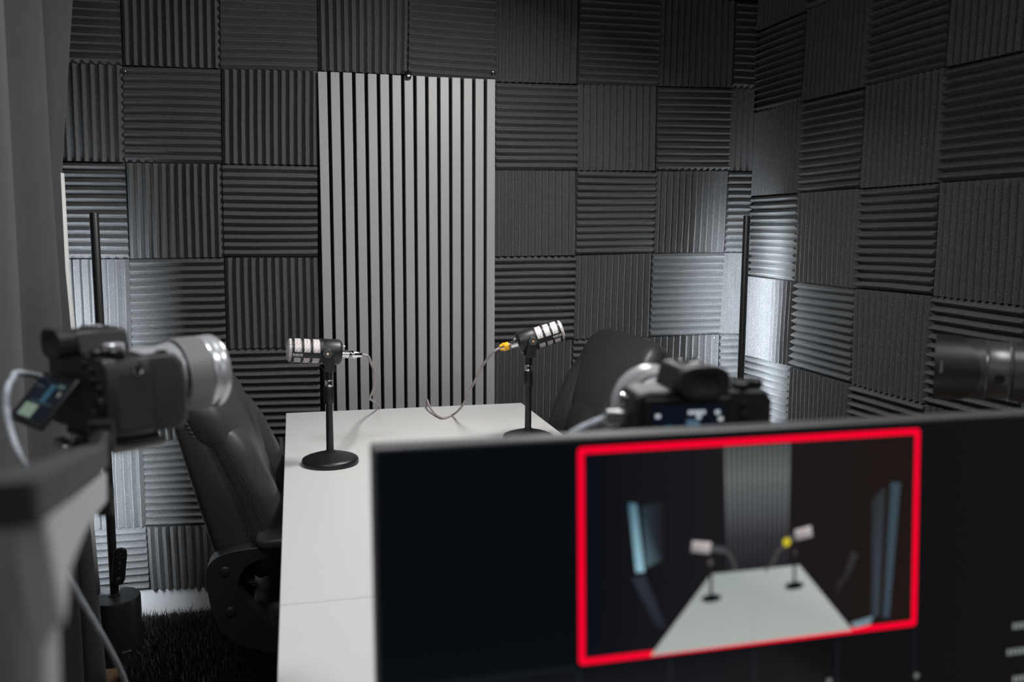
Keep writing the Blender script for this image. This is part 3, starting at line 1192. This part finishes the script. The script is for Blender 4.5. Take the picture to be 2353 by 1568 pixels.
# slatted panel in the picture, fading towards the table
for k in range(13):
    t0, t1 = k / 13, (k + .62) / 13
    A = lambda t, top: cpx(917 + (1330 - 917) * t, 128 - 25 * t) if top else cpx(935 + (1315 - 935) * t, 885 - 30 * t)
    mid = lambda t, q: tuple(a + (b - a) * q for a, b in zip(A(t, True), A(t, False)))
    prev = None
    qs = (0, .25, .5, .75, 1)
    cl = (C8(86, 92, 92), C8(112, 118, 118), C8(92, 96, 98), C8(58, 58, 62), C8(40, 38, 42))
    for i in range(4):
        s.poly([mid(t0, qs[i]), mid(t1, qs[i]), mid(t1, qs[i + 1]), mid(t0, qs[i + 1])], [cl[i], cl[i], cl[i + 1], cl[i + 1]], .0005)
# lit corner left
s.poly([cpx(330, 470), cpx(378, 475), cpx(428, 890), cpx(375, 895)], [C8(70, 105, 120), C8(90, 125, 140), C8(150, 190, 205), C8(140, 180, 195)], .0005)
s.poly([cpx(410, 490), cpx(540, 470), cpx(545, 815), cpx(440, 865)], [C8(40, 52, 60), C8(28, 27, 32), C8(28, 27, 32), C8(80, 100, 110)], .00045)
# lit corner right
s.poly([cpx(1935, 340), cpx(1995, 345), cpx(1925, 1170), cpx(1885, 1170)], [C8(55, 68, 76), C8(60, 74, 82), C8(60, 74, 86), C8(52, 62, 72)], .0005)
s.poly([cpx(1820, 450), cpx(1900, 370), cpx(1860, 1165), cpx(1810, 1165)], [C8(40, 40, 42), C8(48, 54, 58), C8(60, 70, 80), C8(36, 34, 36)], .00048)
s.poly([cpx(1690, 1205), cpx(1830, 1160), cpx(1810, 1215), cpx(1715, 1240)], [C8(120, 140, 150), C8(100, 125, 135), C8(110, 130, 140), C8(120, 135, 140)], .0005)
# chairs
s.poly([cpx(350, 930), cpx(430, 910), cpx(560, 1235), cpx(500, 1240)], [C8(45, 50, 58), C8(40, 46, 54), C8(36, 40, 50), C8(26, 28, 36)], .0005)
s.poly([cpx(1600, 960), cpx(1640, 930), cpx(1700, 760), cpx(1735, 790), cpx(1690, 900), cpx(1600, 1050)], [C8(40, 38, 40), C8(44, 42, 44), C8(52, 52, 54), C8(48, 46, 48), C8(40, 38, 40), C8(34, 30, 30)], .0005)
# table
tb = [cpx(835, 905), cpx(1375, 850), cpx(1700, 1248), cpx(465, 1405)]
s.poly(tb, [C8(150, 158, 156), C8(172, 178, 176), C8(168, 172, 168), C8(166, 172, 168)], .0006)
s.poly([cpx(1093, 985), cpx(1098, 985), cpx(1092, 1330), cpx(1086, 1330)], C8(150, 156, 153), .0007)
# microphones and stands on the table
for (bx, by, tx, ty, hx0, hy0, hx1, hy1) in ((835, 1052, 830, 790, 715, 735, 830, 745), (1343, 975, 1348, 720, 1350, 668, 1450, 640)):
    s.disc(cpx(bx, by), .0082, .0032, C8(18, 19, 24), .0008)
    p0, p1 = cpx(bx, by), cpx(tx, ty)
    s.poly([(p0[0] - .0012, p0[1]), (p0[0] + .0012, p0[1]), (p1[0] + .001, p1[1]), (p1[0] - .001, p1[1])], C8(34, 34, 36), .0008)
    q0, q1 = V(cpx(hx0, hy0)), V(cpx(hx1, hy1))
    nn = V((-(q1 - q0).y, (q1 - q0).x)).normalized() * .0043
    s.poly([tuple(q0 - nn), tuple(q1 - nn), tuple(q1 + nn), tuple(q0 + nn)], [C8(110, 105, 105), C8(150, 145, 145), C8(205, 195, 195), C8(190, 180, 180)], .0008)
for a, b, wd, col in (((830, 745), (920, 760), .0024, C8(70, 74, 76)), ((1350, 668), (1300, 705), .0024, C8(70, 72, 74))):
    q0, q1 = V(cpx(*a)), V(cpx(*b))
    nn = V((-(q1 - q0).y, (q1 - q0).x)).normalized() * wd
    s.poly([tuple(q0 - nn), tuple(q1 - nn), tuple(q1 + nn), tuple(q0 + nn)], col, .00085)
s.disc(cpx(1297, 708), .0032, .0034, C8(205, 190, 40), .0009)
s.disc(cpx(830, 833), .0020, .0020, C8(86, 82, 78), .0009)
s.disc(cpx(1348, 770), .0018, .0018, C8(66, 62, 60), .0009)
for path in (((920, 760), (955, 790), (975, 840), (985, 885)), ((1285, 725), (1240, 770), (1210, 840), (1165, 890))):
    for i in range(3):
        q0, q1 = V(cpx(*path[i])), V(cpx(*path[i + 1]))
        nn = V((-(q1 - q0).y, (q1 - q0).x)).normalized() * .0008
        s.poly([tuple(q0 - nn), tuple(q1 - nn), tuple(q1 + nn), tuple(q0 + nn)], C8(84, 80, 80), .00085)
pic = s.m.build('live_picture', M_SCREEN, scr, smooth=0)
pic['label'] = 'live picture of a white table with two microphones'
# red frame
m = MB()
rr_ = .003


def rrect(w, h, r, n=5):
    out = []
    for cx, cy, a0 in ((w - r, h - r, 0), (-w + r, h - r, pi / 2), (-w + r, -h + r, pi), (w - r, -h + r, 3 * pi / 2)):
        for k in range(n + 1):
            a = a0 + pi / 2 * k / n
            out.append((cx + r * cos(a), cy + r * sin(a)))
    return out


oo = rrect(W / 2, H / 2, .003)
ii = rrect(W / 2 - bw, H / 2 - bw, .0012)
n = len(oo)
vs = [mp(a, b, .0004) for a, b in oo] + [mp(a, b, .0004) for a, b in ii]
m.add(vs, [(k, (k + 1) % n, n + (k + 1) % n, n + k) for k in range(n)])
rf = m.build('tally_frame', M_RED, scr, smooth=0)
rf['label'] = 'red frame around the live picture'
# small icons and faint grid lines at the bottom and right of the screen
s = Scr()
for x in (1330, 1540, 1733, 1924, 2100):
    a, b = px2m(x, 1545)
    s.poly([(a - .0008, T0), (a + .0008, T0), (a + .0008, -H / 2 - .004), (a - .0008, -H / 2 - .004)], C8(26, 30, 36), .0003)
    s.m.build('divider_line', M_SCREEN, scr, smooth=0)
    s = Scr()
s.poly([(S0, -H / 2 - .0005), (-W / 2 - .002, -H / 2 - .0005), (-W / 2 - .002, -H / 2 - .003), (S0, -H / 2 - .003)], C8(20, 23, 28), .0003)
s.m.build('divider_line', M_SCREEN, scr, smooth=0)
for (x, y, nl) in ((2327, 1440, 8), (2314, 1500, 10), (2327, 1562, 8)):
    a, b = px2m(x, y)
    s = Scr()
    for k in range(nl):
        s.poly([(a + k * .0042, b - .0026), (a + k * .0042 + .0028, b - .0026), (a + k * .0042 + .0028, b + .0026), (a + k * .0042, b + .0026)], C8(122, 132, 128), .0003)
    s.m.build('text_line', M_SCREEN, scr, smooth=0)
for (x, y) in ((2105, 1553), (1905, 1566)):
    s = Scr()
    s.disc(px2m(x, y), .0024, .0024, C8(110, 115, 112), .0003, 14)
    s.m.build('screen_icon', M_SCREEN, scr, smooth=0)

# ------------------------------------------------------------------ camera bodies
def led_patch(name, parent, items, Tm):
    """items: (x, z, w, h, colour) rectangles on a plane y=const facing -y"""
    m = MB()
    for k, (x, z, w, h, col, d) in enumerate(items):
        vs = [Tm @ V((x + sx * w / 2, -d, z + sz * h / 2)) for sx, sz in ((-1, -1), (1, -1), (1, 1), (-1, 1))]
        m.add(vs, [(0, 1, 2, 3)])
        m.cols += [col] * 4
    return m.build(name, M_SCREEN, parent, smooth=0)


def camera(label, loc, heading, lens, lcd_tilt, group='mirrorless cameras aimed at the table', lens_mat=None, silver=False):
    """heading measured clockwise from +Y; loc = tripod socket under the body"""
    t = thing('camera', label, 'camera', loc, -heading, group)
    m = MB()
    out = [(-.0635, .006), (-.060, .001), (.060, .001), (.0635, .005), (.0635, .066), (.058, .076), (.020, .0775), (-.050, .0775), (-.0600, .075), (-.0635, .069)]
    m.prism([V((x, -.024, z)) for x, z in out], V((0, .046, 0)))
    m.prism([V((-.030, -.026, .076)), V((.016, -.026, .076)), V((.010, -.026, .0985)), V((-.024, -.026, .0985))], V((0, .050, 0)))
    m.build('body', M_BODY, t, bevel=.003, smooth=45)
    m = MB()
    m.loft([((.050, .034, .002), V((.013, 0, 0)), V((0, .020, 0)), 3), ((.050, .036, .010), V((.0145, 0, 0)), V((0, .023, 0)), 3), ((.050, .037, .045), V((.0140, 0, 0)), V((0, .022, 0)), 3), ((.050, .035, .066), V((.0135, 0, 0)), V((0, .021, 0)), 3), ((.050, .032, .075), V((.012, 0, 0)), V((0, .017, 0)), 3)], 28)
    m.box((.0615, .004, .036), (.0048, .036, .056))
    m.build('grip', M_GRIP, t, bevel=.002, smooth=60)
    m = MB()
    m.loft([((-.007, -.026, .087), V((.020, 0, 0)), V((0, 0, .0120)), 3.5), ((-.007, -.038, .087), V((.0225, 0, 0)), V((0, 0, .0145)), 3), ((-.007, -.0425, .087), V((.0220, 0, 0)), V((0, 0, .0140)), 3), ((-.007, -.0430, .087), V((.015, 0, 0)), V((0, 0, .009)), 3), ((-.007, -.0425, .087), V((.013, 0, 0)), V((0, 0, .008)), 3)], 32)
    m.build('eyecup', M_RUBBER, t, smooth=60)
    m = MB()
    m.box((-.007, .000, .0992), (.019, .020, .0016))
    m.box((-.0155, .000, .1008), (.0022, .020, .0022))
    m.box((.0015, .000, .1008), (.0022, .020, .0022))
    m.build('hot_shoe', M_CHROME, t, bevel=.0003)
    for (x, y, r, h) in ((.0265, .002, .0095, .0085), (.0515, -.008, .0085, .0060), (.0360, -.017, .0075, .0050)):
        m = MB()
        m.lathe([(.0770, r), (.0770 + h, r), (.0770 + h + .0008, r * .9)], (x, y, 0), (0, 0, 1), 28)
        m.build('dial', M_LENSS if h > .007 else M_BLACK, t)
    MB().lathe([(.0745, .0065), (.0775, .0065), (.0785, .0045)], (.050, .037, 0), (0, 0, 1), 20).build('shutter_button', M_CHROME, t)
    for (x, z, r) in ((.020, .068, .0035), (.036, .064, .0035), (.037, .054, .0042), (.050, .048, .0032), (.050, .010, .0032), (-.050, .070, .0032)):
        MB().lathe([(0, r), (.0022, r), (.0026, r * .7)], (x, -.0238, z), (0, -1, 0), 16).build('button', M_BLACK, t)
    MB().lathe([(0, .0125), (.0025, .0125), (.003, .010), (.003, .004), (.0026, .0038)], (.0455, -.0238, .030), (0, -1, 0), 28).build('control_wheel', M_BLACK, t)
    for sx in (-1, 1):
        m = MB()
        m.lathe([(-.001, .0035), (.0016, .0035)], (sx * .0640, .006, .067), (sx, 0, 0), 14)
        m.tube([(sx * .0650, .006 + .0045 * cos(a), .0655 + .0055 * sin(a)) for a in [k * pi / 5 for k in range(11)]], .0011, 6, 0)
        m.build('strap_lug', M_CHROME, t)
    MB().box((-.0640, -.001, .036), (.0012, .032, .052)).build('port_cover', M_RUBBER, t, bevel=.0005)
    # screen
    sc = thing_part('display', t)
    if lcd_tilt:
        sc.matrix_local = Matrix.Translation(V((-.016, -.030, .052))) @ Matrix.Rotation(lcd_tilt, 4, 'X') @ Matrix.Translation(V((0, 0, -.026)))
    else:
        sc.matrix_local = Matrix.Translation(V((-.016, -.0265, .044)))
    MB().box((0, 0, 0), (.078, .005, .056)).build('display_shell', M_BLACK, sc, bevel=.0015)
    dk = C8(10, 16, 26)
    wh = C8(190, 200, 205)
    it = [(0, 0, .066, .044, dk, .00265)]
    if lcd_tilt:
        it += [(-.010, -.014, .030, .014, C8(112, 130, 115), .0028), (.004, .006, .012, .020, C8(40, 75, 90), .0028), (.020, .016, .014, .004, C8(70, 85, 82), .0028), (.026, .008, .005, .005, C8(110, 120, 115), .0028),
               (-.022, .012, .020, .003, C8(36, 52, 56), .0028), (.004, -.004, .050, .002, C8(40, 56, 60), .0028)]
    else:
        it += [(.004, .000, .012, .018, C8(70, 95, 112), .0028), (-.018, -.004, .004, .018, C8(20, 80, 92), .0028), (.025, -.004, .004, .014, C8(30, 90, 120), .0028)]
        for x, z in ((-.028, .013), (-.018, .001), (-.028, -.009), (-.028, -.016), (.026, .015), (.029, .009), (.029, -.004), (.029, -.011)):
            it.append((x, z, .0042, .0032, wh, .0029))
        for x in (.001, .005, .009, .013):
            it.append((x, .0155, .0032, .0032, wh, .0029))
        it += [(.009, .0115, .004, .003, wh, .0029), (-.009, -.010, .0026, .0026, C8(100, 105, 100), .0029), (.010, -.010, .003, .002, C8(100, 105, 100), .0029)]
    led_patch('display_panel', sc, it, Matrix.Identity(4))
    # lens along +y
    L = thing_part('lens', t)
    L.location = (-.007, .022, .042)
    Y = V((0, 1, 0))
    MB().lathe([(0, .0315), (.004, .0315), (.005, .030)], (0, 0, 0), Y, 48, True, False).build('mount_ring', M_CHROME, L)
    lm = lens_mat or M_LENSB
    for name, prof, mt, ribs in lens:
        m = MB()
        m.lathe(prof, (0, 0, 0), Y, 64)
        if ribs:
            y0, y1, r, nrib = ribs
            for k in range(nrib):
                a = 2 * pi * k / nrib
                m.box((r * cos(a), (y0 + y1) / 2, r * sin(a)), (.0012, y1 - y0, 2 * pi * r / nrib * .5), Matrix.Rotation(-a, 3, 'Y'))
        m.build(name, mt, L, smooth=40)
    return t, L


yl = [
    ('barrel', [(.004, .0300), (.006, .0325), (.026, .0325), (.028, .0345), (.0325, .0345), (.034, .0360), (.038, .0360)], M_LENSS, None),
    ('focus_ring', [(.038, .0375), (.039, .0385), (.064, .0385), (.065, .0375)], M_LENSR, (.040, .063, .0386, 90)),
    ('dark_ring', [(.0352, .0360), (.0352, .0379), (.0388, .0379), (.0388, .0360)], M_BLACK, None),
    ('dark_ring', [(.0642, .0360), (.0642, .0383), (.0668, .0383), (.0668, .0360)], M_BLACK, None),
    ('front_ring', [(.065, .0380), (.067, .0392), (.070, .0392), (.071, .0380), (.074, .0380), (.076, .0396), (.082, .0396), (.084, .0380), (.084, .0350), (.080, .0330)], M_LENSS, None),
    ('front_glass', [(.076, .0335), (.079, .025), (.0805, .012), (.081, .0005)], M_GLASS, None)]
P = at(238, 984, .87)
yl_long = [(n_, [(a + (.018 if a > .025 else 0), b) for a, b in pr_], m_, (rb[0] + .018, rb[1] + .018, rb[2], rb[3]) if rb else None) for n_, pr_, m_, rb in yl]
camL, lensL = camera('camera at far left with tilted display, lens pointing right', P, radians(55), yl_long, radians(-42))
camL_loc = P
m = MB()
m.box((.033 * cos(1.45), .022, .033 * sin(1.45) - .036), (.012, .018, .006))
pl_ = MB().box((.0295, .024, .0125), (.006, .020, .010)).build('name_plate', M_BLACKM, lensL, bevel=.001)

P2 = at(1590, 1080, .80)
camR, lensR = camera('camera behind the monitor top edge, rear display facing us', P2, radians(4), yl, 0)
# hooded lens on the right; the body sits past the frame edge
zl = [
    ('barrel', [(.004, .0300), (.006, .0340), (.030, .0345), (.050, .0360), (.060, .0365)], M_LENSB, None),
    ('zoom_ring', [(.060, .0375), (.061, .0390), (.096, .0390), (.097, .0380)], M_LENSB, (.062, .095, .0391, 80)),
    ('switch_band', [(.097, .0370), (.098, .0400), (.0995, .0405), (.101, .0380), (.124, .0385), (.126, .0400), (.128, .0395)], M_LENSB, None),
    ('focus_ring', [(.128, .0385), (.129, .0395), (.168, .0395), (.169, .0385)], M_LENSB, (.130, .167, .0396, 84)),
    ('front_ring', [(.169, .0390), (.176, .0395), (.180, .0385), (.180, .034), (.172, .032)], M_LENSB, None),
    ('front_glass', [(.170, .0330), (.174, .024), (.1755, .012), (.176, .0005)], M_GLASS, None)]
hdg = radians(-50)
fr = at(2148, 842, 1.20)                  # front rim centre of the hood
fdir = V((sin(hdg), cos(hdg), 0))
xdir = V((cos(hdg), -sin(hdg), 0))
locC = fr - fdir * (.022 + .188) + xdir * .007 - V((0, 0, .042))
camC, lensC = camera('camera at right frame edge, only its hooded lens showing', locC, hdg, zl, 0)
MB().lathe([(0, .0062), (.0012, .0062), (.0016, .0048), (.0010, .0044), (.0010, .0005)], (-.0385 * cos(.15), .112, -.0385 * sin(.15)), (-1, 0, -.15), 20).build('lens_button', M_BLACKM, lensC)
# reversed petal hood: front rim plus a skirt with curved petals reaching back
m = MB()
seg = 72
rings = [[], [], [], [], []]
for j in range(seg):
    a = 2 * pi * j / seg
    c_, s_ = cos(a), sin(a)
    back = .182 - (.026 + .022 * (0.5 + .5 * cos(2 * a)))
    rings[0].append(V((.0412 * c_, back, .0412 * s_)))
    rings[1].append(V((.0428 * c_, back, .0428 * s_)))
    rings[2].append(V((.0440 * c_, .186, .0440 * s_)))
    rings[3].append(V((.0440 * c_, .1885, .0440 * s_)))
    rings[4].append(V((.0405 * c_, .1885, .0405 * s_)))
m.rings(rings, False, False)
rings = [[V((.0405 * cos(2 * pi * j / seg), .1885, .0405 * sin(2 * pi * j / seg))) for j in range(seg)], [V((.0390 * cos(2 * pi * j / seg), .176, .0390 * sin(2 * pi * j / seg))) for j in range(seg)]]
m.rings(rings, False, False)
m.build('lens_hood', M_BLACK, lensC, smooth=50)
MB().box((-.0438, .1800, .006), (.0012, .0035, .016)).build('hood_mark', M_STEEL, lensC)

# ------------------------------------------------------------------ supports
def tripod(label, top, name='tripod', spread=.34, foot_z=0.0, col_r=.012, group=None, a0=.4):
    """top: point directly under the camera plate"""
    t = thing(name, label, 'tripod', (top.x, top.y, foot_z), 0, group)
    h = top.z - foot_z
    MB().box((0, 0, h - .004), (.045, .045, .008)).build('plate', M_BLACK, t, bevel=.001)
    MB().lathe([(h - .05, .012), (h - .045, .017), (h - .02, .017), (h - .008, .012)], seg=24).build('ball_head', M_BLACK, t)
    hub = h * .62 if h > .5 else h * .55
    MB().cyl((0, 0, hub - .06), (0, 0, h - .05), col_r, seg=18).build('centre_column', M_BLACK, t)
    MB().lathe([(hub - .03, .02), (hub - .025, .03), (hub + .02, .03), (hub + .03, .018)], seg=20).build('hub', M_BLACK, t)
    for k in range(3):
        a = a0 + 2 * pi * k / 3
        d = V((cos(a), sin(a), 0))
        lg = MB()
        p0, p1 = d * .022 + V((0, 0, hub)), d * spread + V((0, 0, .012))
        mid_ = p0.lerp(p1, .5)
        lg.cyl(p0, mid_, col_r * .85, seg=14)
        lg.cyl(mid_, p1, col_r * .62, seg=14)
        g = lg.build('leg', M_BLACK, t)
        MB().lathe([(0, col_r * .8), (.015, col_r * .75)], (p1.x, p1.y, 0), (0, 0, 1), 14).build('foot', M_RUBBER, g)
    return t


# arm stand that carries the left camera
AS = thing('camera_stand', 'grey bracket arm and post holding up the left camera, nearest lower left', 'camera stand', (0.412, -2.668, 0))
ao = V(AS.location)
A1 = at(62, 1135, .355)
A2 = at(214, 1052, .67)
hl = V((0, 0, 1))
dirA = (A2 - A1).normalized()
sd = dirA.cross(hl).normalized()
m = MB()                                   # dark cover along the top of the arm
for (w0, za, zb) in ((.010, .0095, -.0090),):
    vs = []
    for p in (A1 - dirA * .05, A2 + dirA * .01):
        for sgn in (-1, 1):
            for z in (za, zb):
                vs.append(p + sd * sgn * w0 + hl * z - ao)
    m.add(vs, [(0, 1, 3, 2), (4, 6, 7, 5), (0, 4, 5, 1), (2, 3, 7, 6), (0, 2, 6, 4), (1, 5, 7, 3)])
cv = m.build('arm_cover', M_DARKARM, AS, bevel=.002)
cv['label'] = 'dark cover on the arm'
m = MB()                                   # pale web curving from the arm into the post
webpts = [(at(221, 1086, .68), at(222, 1158, .68)), (at(195, 1104, .60), at(196, 1186, .60)), (at(168, 1125, .52), at(168, 1226, .52)), (at(142, 1147, .45), at(142, 1276, .45)),
          (at(112, 1166, .40), at(120, 1325, .405)), (at(82, 1180, .365), at(112, 1385, .378)), (at(60, 1195, .345), at(104, 1450, .365))]
rings = []
for a, b in webpts:
    a, b = a - ao, b - ao
    rings.append([a - sd * .0075, a + sd * .0075, b + sd * .0075, b - sd * .0075])
m.rings(rings)
m.build('arm_web', M_GRAYARM, AS, bevel=.002, smooth=60)
pt, pb = at(92, 1200, .365), None
m = MB()
top_ = at(76, 1190, .366) - ao
st = [(top_, V((.0070, -.002, 0)), V((.002, .006, 0)), 4)]
bt = V((top_.x - .045, top_.y, .02))
st += [(top_.lerp(bt, q), V((.0080, -.002, 0)), V((.002, .006, 0)), 4) for q in (.1, .3, .6, 1)]
m.loft(st, 24)
m.build('post', M_GRAYARM, AS, smooth=60)
MB().lathe([(0, .105), (.012, .105), (.020, .09), (.022, .02)], (bt.x, bt.y, 0), (0, 0, 1), 40).build('floor_plate', M_DARKARM, AS)
# head: black column, clamp plate, chrome knobs under the camera
hc = at(239, 1095, .745)
cb = camL_loc.copy()
m = MB()
m.cyl(V((hc.x, hc.y, hc.z - .033)) - ao, V((hc.x, hc.y, cb.z - .020)) - ao, .0064, seg=20)
m.build('head_column', M_BLACK, AS)
fx = V((sin(radians(55)), cos(radians(55)), 0))
sx_ = V((cos(radians(55)), -sin(radians(55)), 0))
m = MB()
Rz = Matrix.Rotation(-radians(55), 3, 'Z')
m.box(cb + V((0, 0, -.0035)) + sx_ * .01 + fx * .004 - ao, (.092, .050, .006), Rz)
m.box(cb + V((0, 0, -.015)) + fx * .002 - ao, (.046, .044, .010), Rz)
m.build('clamp_plate', M_BLACK, AS, bevel=.001)
m = MB()
m.box(cb + V((0, 0, -.011)) + sx_ * .036 + fx * .012 - ao, (.034, .052, .008), Rz)
m.build('side_plate', M_CLEAR, AS, bevel=.002)
m = MB()
for a, z, r in ((-.030, -.014, .0048), (-.018, -.014, .0048), (.004, -.014, .005), (.046, -.010, .0032), (.050, -.018, .0032), (.030, -.020, .0030)):
    p = cb + sx_ * a - fx * .026 + V((0, 0, z)) - ao
    m.lathe([(0, r), (.008, r), (.010, r * .6)], p, -fx + V((0, 0, .1)), 16)
m.build('clamp_screw', M_CHROME, AS)
# link between arm end and column
m = MB()
m.cyl(A2 - ao, V((hc.x, hc.y, A2.z)) - ao, .0075, seg=16)
m.lathe([(-.012, .010), (.012, .010)], V((hc.x, hc.y, A2.z)) - ao, (0, 0, 1), 20)
m.build('joint', M_BLACK, AS)

ds = thing('desk_stand', 'small black round desk stand under the camera behind the monitor', 'camera stand', (P2.x, P2.y, TZ))
h_ = P2.z - TZ
MB().lathe([(0, .042), (.012, .042), (.016, .036), (.018, .012)], seg=40).build('base', M_BLACK, ds)
MB().lathe([(.016, .010), (h_ - .03, .010)], seg=20).build('column', M_BLACK, ds)
MB().lathe([(h_ - .032, .012), (h_ - .024, .017), (h_ - .012, .017), (h_ - .001, .020)], seg=24).build('ball_head', M_BLACK, ds)
tripod('black floor tripod under the camera at right edge', locC, 'tripod', .30, 0, .012, None, .9)

# ------------------------------------------------------------------ video cables
c0 = camL_loc - sx_ * .064 + V((0, 0, .035))
pts = [c0 - sx_ * .012, at(48, 858, .84), at(30, 872, .81), at(18, 893, .79), at(15, 940, .785), at(25, 992, .78), at(42, 1040, .775), at(64, 1086, .78), at(100, 1180, .80), at(140, 1290, .84), at(178, 1365, .90), at(222, 1440, .96), at(256, 1500, 1.02), at(285, 1562, 1.08), at(320, 1660, 1.15)]
e = pts[-1].copy()
pts += [V((e.x + .02, e.y + .05, .45)), V((e.x + .03, e.y + .08, .10)), V((e.x + .05, e.y + .16, .055))]
c, o0 = cable('video_cable', 'pale braided video cable dropping from the left camera past the lamp', pts, .0031, M_BRAIDW, 'braided video cables')
MB().box(c0 - sx_ * .006 - o0, (.016, .012, .010), Matrix.Rotation(-radians(55), 3, 'Z')).build('plug', M_BLACK, c, bevel=.001)
sR = V((cos(radians(4)), -sin(radians(4)), 0))
fR = V((sin(radians(4)), cos(radians(4)), 0))
pp = P2 - sR * .0655 - fR * .004 + V((0, 0, .052))
pts = [pp - sR * .016, at(1418, 956, .795), at(1392, 962, .80), at(1360, 974, .80), at(1330, 988, .80), at(1305, 1006, .80), at(1280, 1035, .80), at(1268, 1080, .80)]
pts += [V((pts[-1].x, pts[-1].y + .01, .80)), V((pts[-1].x + .03, pts[-1].y + .03, TZ + .005)), V((pts[-1].x + .12, pts[-1].y + .06, TZ + .005))]
c, o0 = cable('video_cable', 'pale braided video cable plugged into left side of the camera behind monitor', pts, .0036, M_BRAIDW, 'braided video cables')
Rr = Matrix.Rotation(radians(-4), 3, 'Z')
MB().box(pp - sR * .008 - o0, (.019, .010, .0125), Rr).build('plug', M_STEEL, c, bevel=.0015)
p2b = P2 - sR * .0655 - fR * .000 + V((0, 0, .036))
pts = [p2b - sR * .010, at(1420, 985, .805), at(1390, 992, .81), at(1360, 1004, .815), at(1330, 1020, .82), at(1310, 1050, .82)]
pts += [V((pts[-1].x, pts[-1].y + .01, .82)), V((pts[-1].x + .04, pts[-1].y + .04, TZ + .005)), V((pts[-1].x + .10, pts[-1].y + .08, TZ + .005))]
M_CABLED = mat('dark_cable', (0.06, 0.06, 0.062), 0.6)
c, o0 = cable('video_cable', 'dark grey cable below the pale one at the camera behind monitor', pts, .0032, M_CABLED, None)
MB().box(p2b - sR * .005 - o0, (.014, .010, .012), Rr).build('plug', M_BLACK, c, bevel=.001)


# ------------------------------------------------------------------ lights
def area(name, loc, target, sx, sy, energy, col=(1, 1, 1), spread=None):
    d = bpy.data.lights.new(name, 'AREA')
    d.shape = 'RECTANGLE'
    d.size, d.size_y = sx, sy
    d.energy = energy
    d.color = col
    if spread:
        d.spread = radians(spread)
    o = bpy.data.objects.new(name, d)
    COL.objects.link(o)
    o.location = loc
    o.rotation_euler = (V(target) - V(loc)).to_track_quat('-Z', 'Y').to_euler()
    return o


KL = V((1.20, -0.98, 2.02))
area('key_panel_light', KL, KL + V((-.33, .15, -.92)), .34, .26, 17, (1, .975, .95), 176)
area('rear_ceiling_light', (0.20, -2.30, 2.44), (0.25, -1.95, 0.7), .26, .22, 12, (.97, .98, 1), 165)
area('rear_ceiling_light', (1.45, -2.65, 2.44), (1.15, -2.35, 0.9), .6, .35, 9, (.97, .98, 1), 150)
area('added_rear_fill', (0.9, -4.2, 1.95), (0.9, 0, 1.3), 2.0, .9, 4, (.97, .98, 1))  # added soft fill from behind the camera, no doorway there
w = bpy.data.worlds.new('world')
scene.world = w
w.use_nodes = True
w.node_tree.nodes['Background'].inputs[0].default_value = (0.02, 0.02, 0.022, 1)
w.node_tree.nodes['Background'].inputs[1].default_value = 1.0
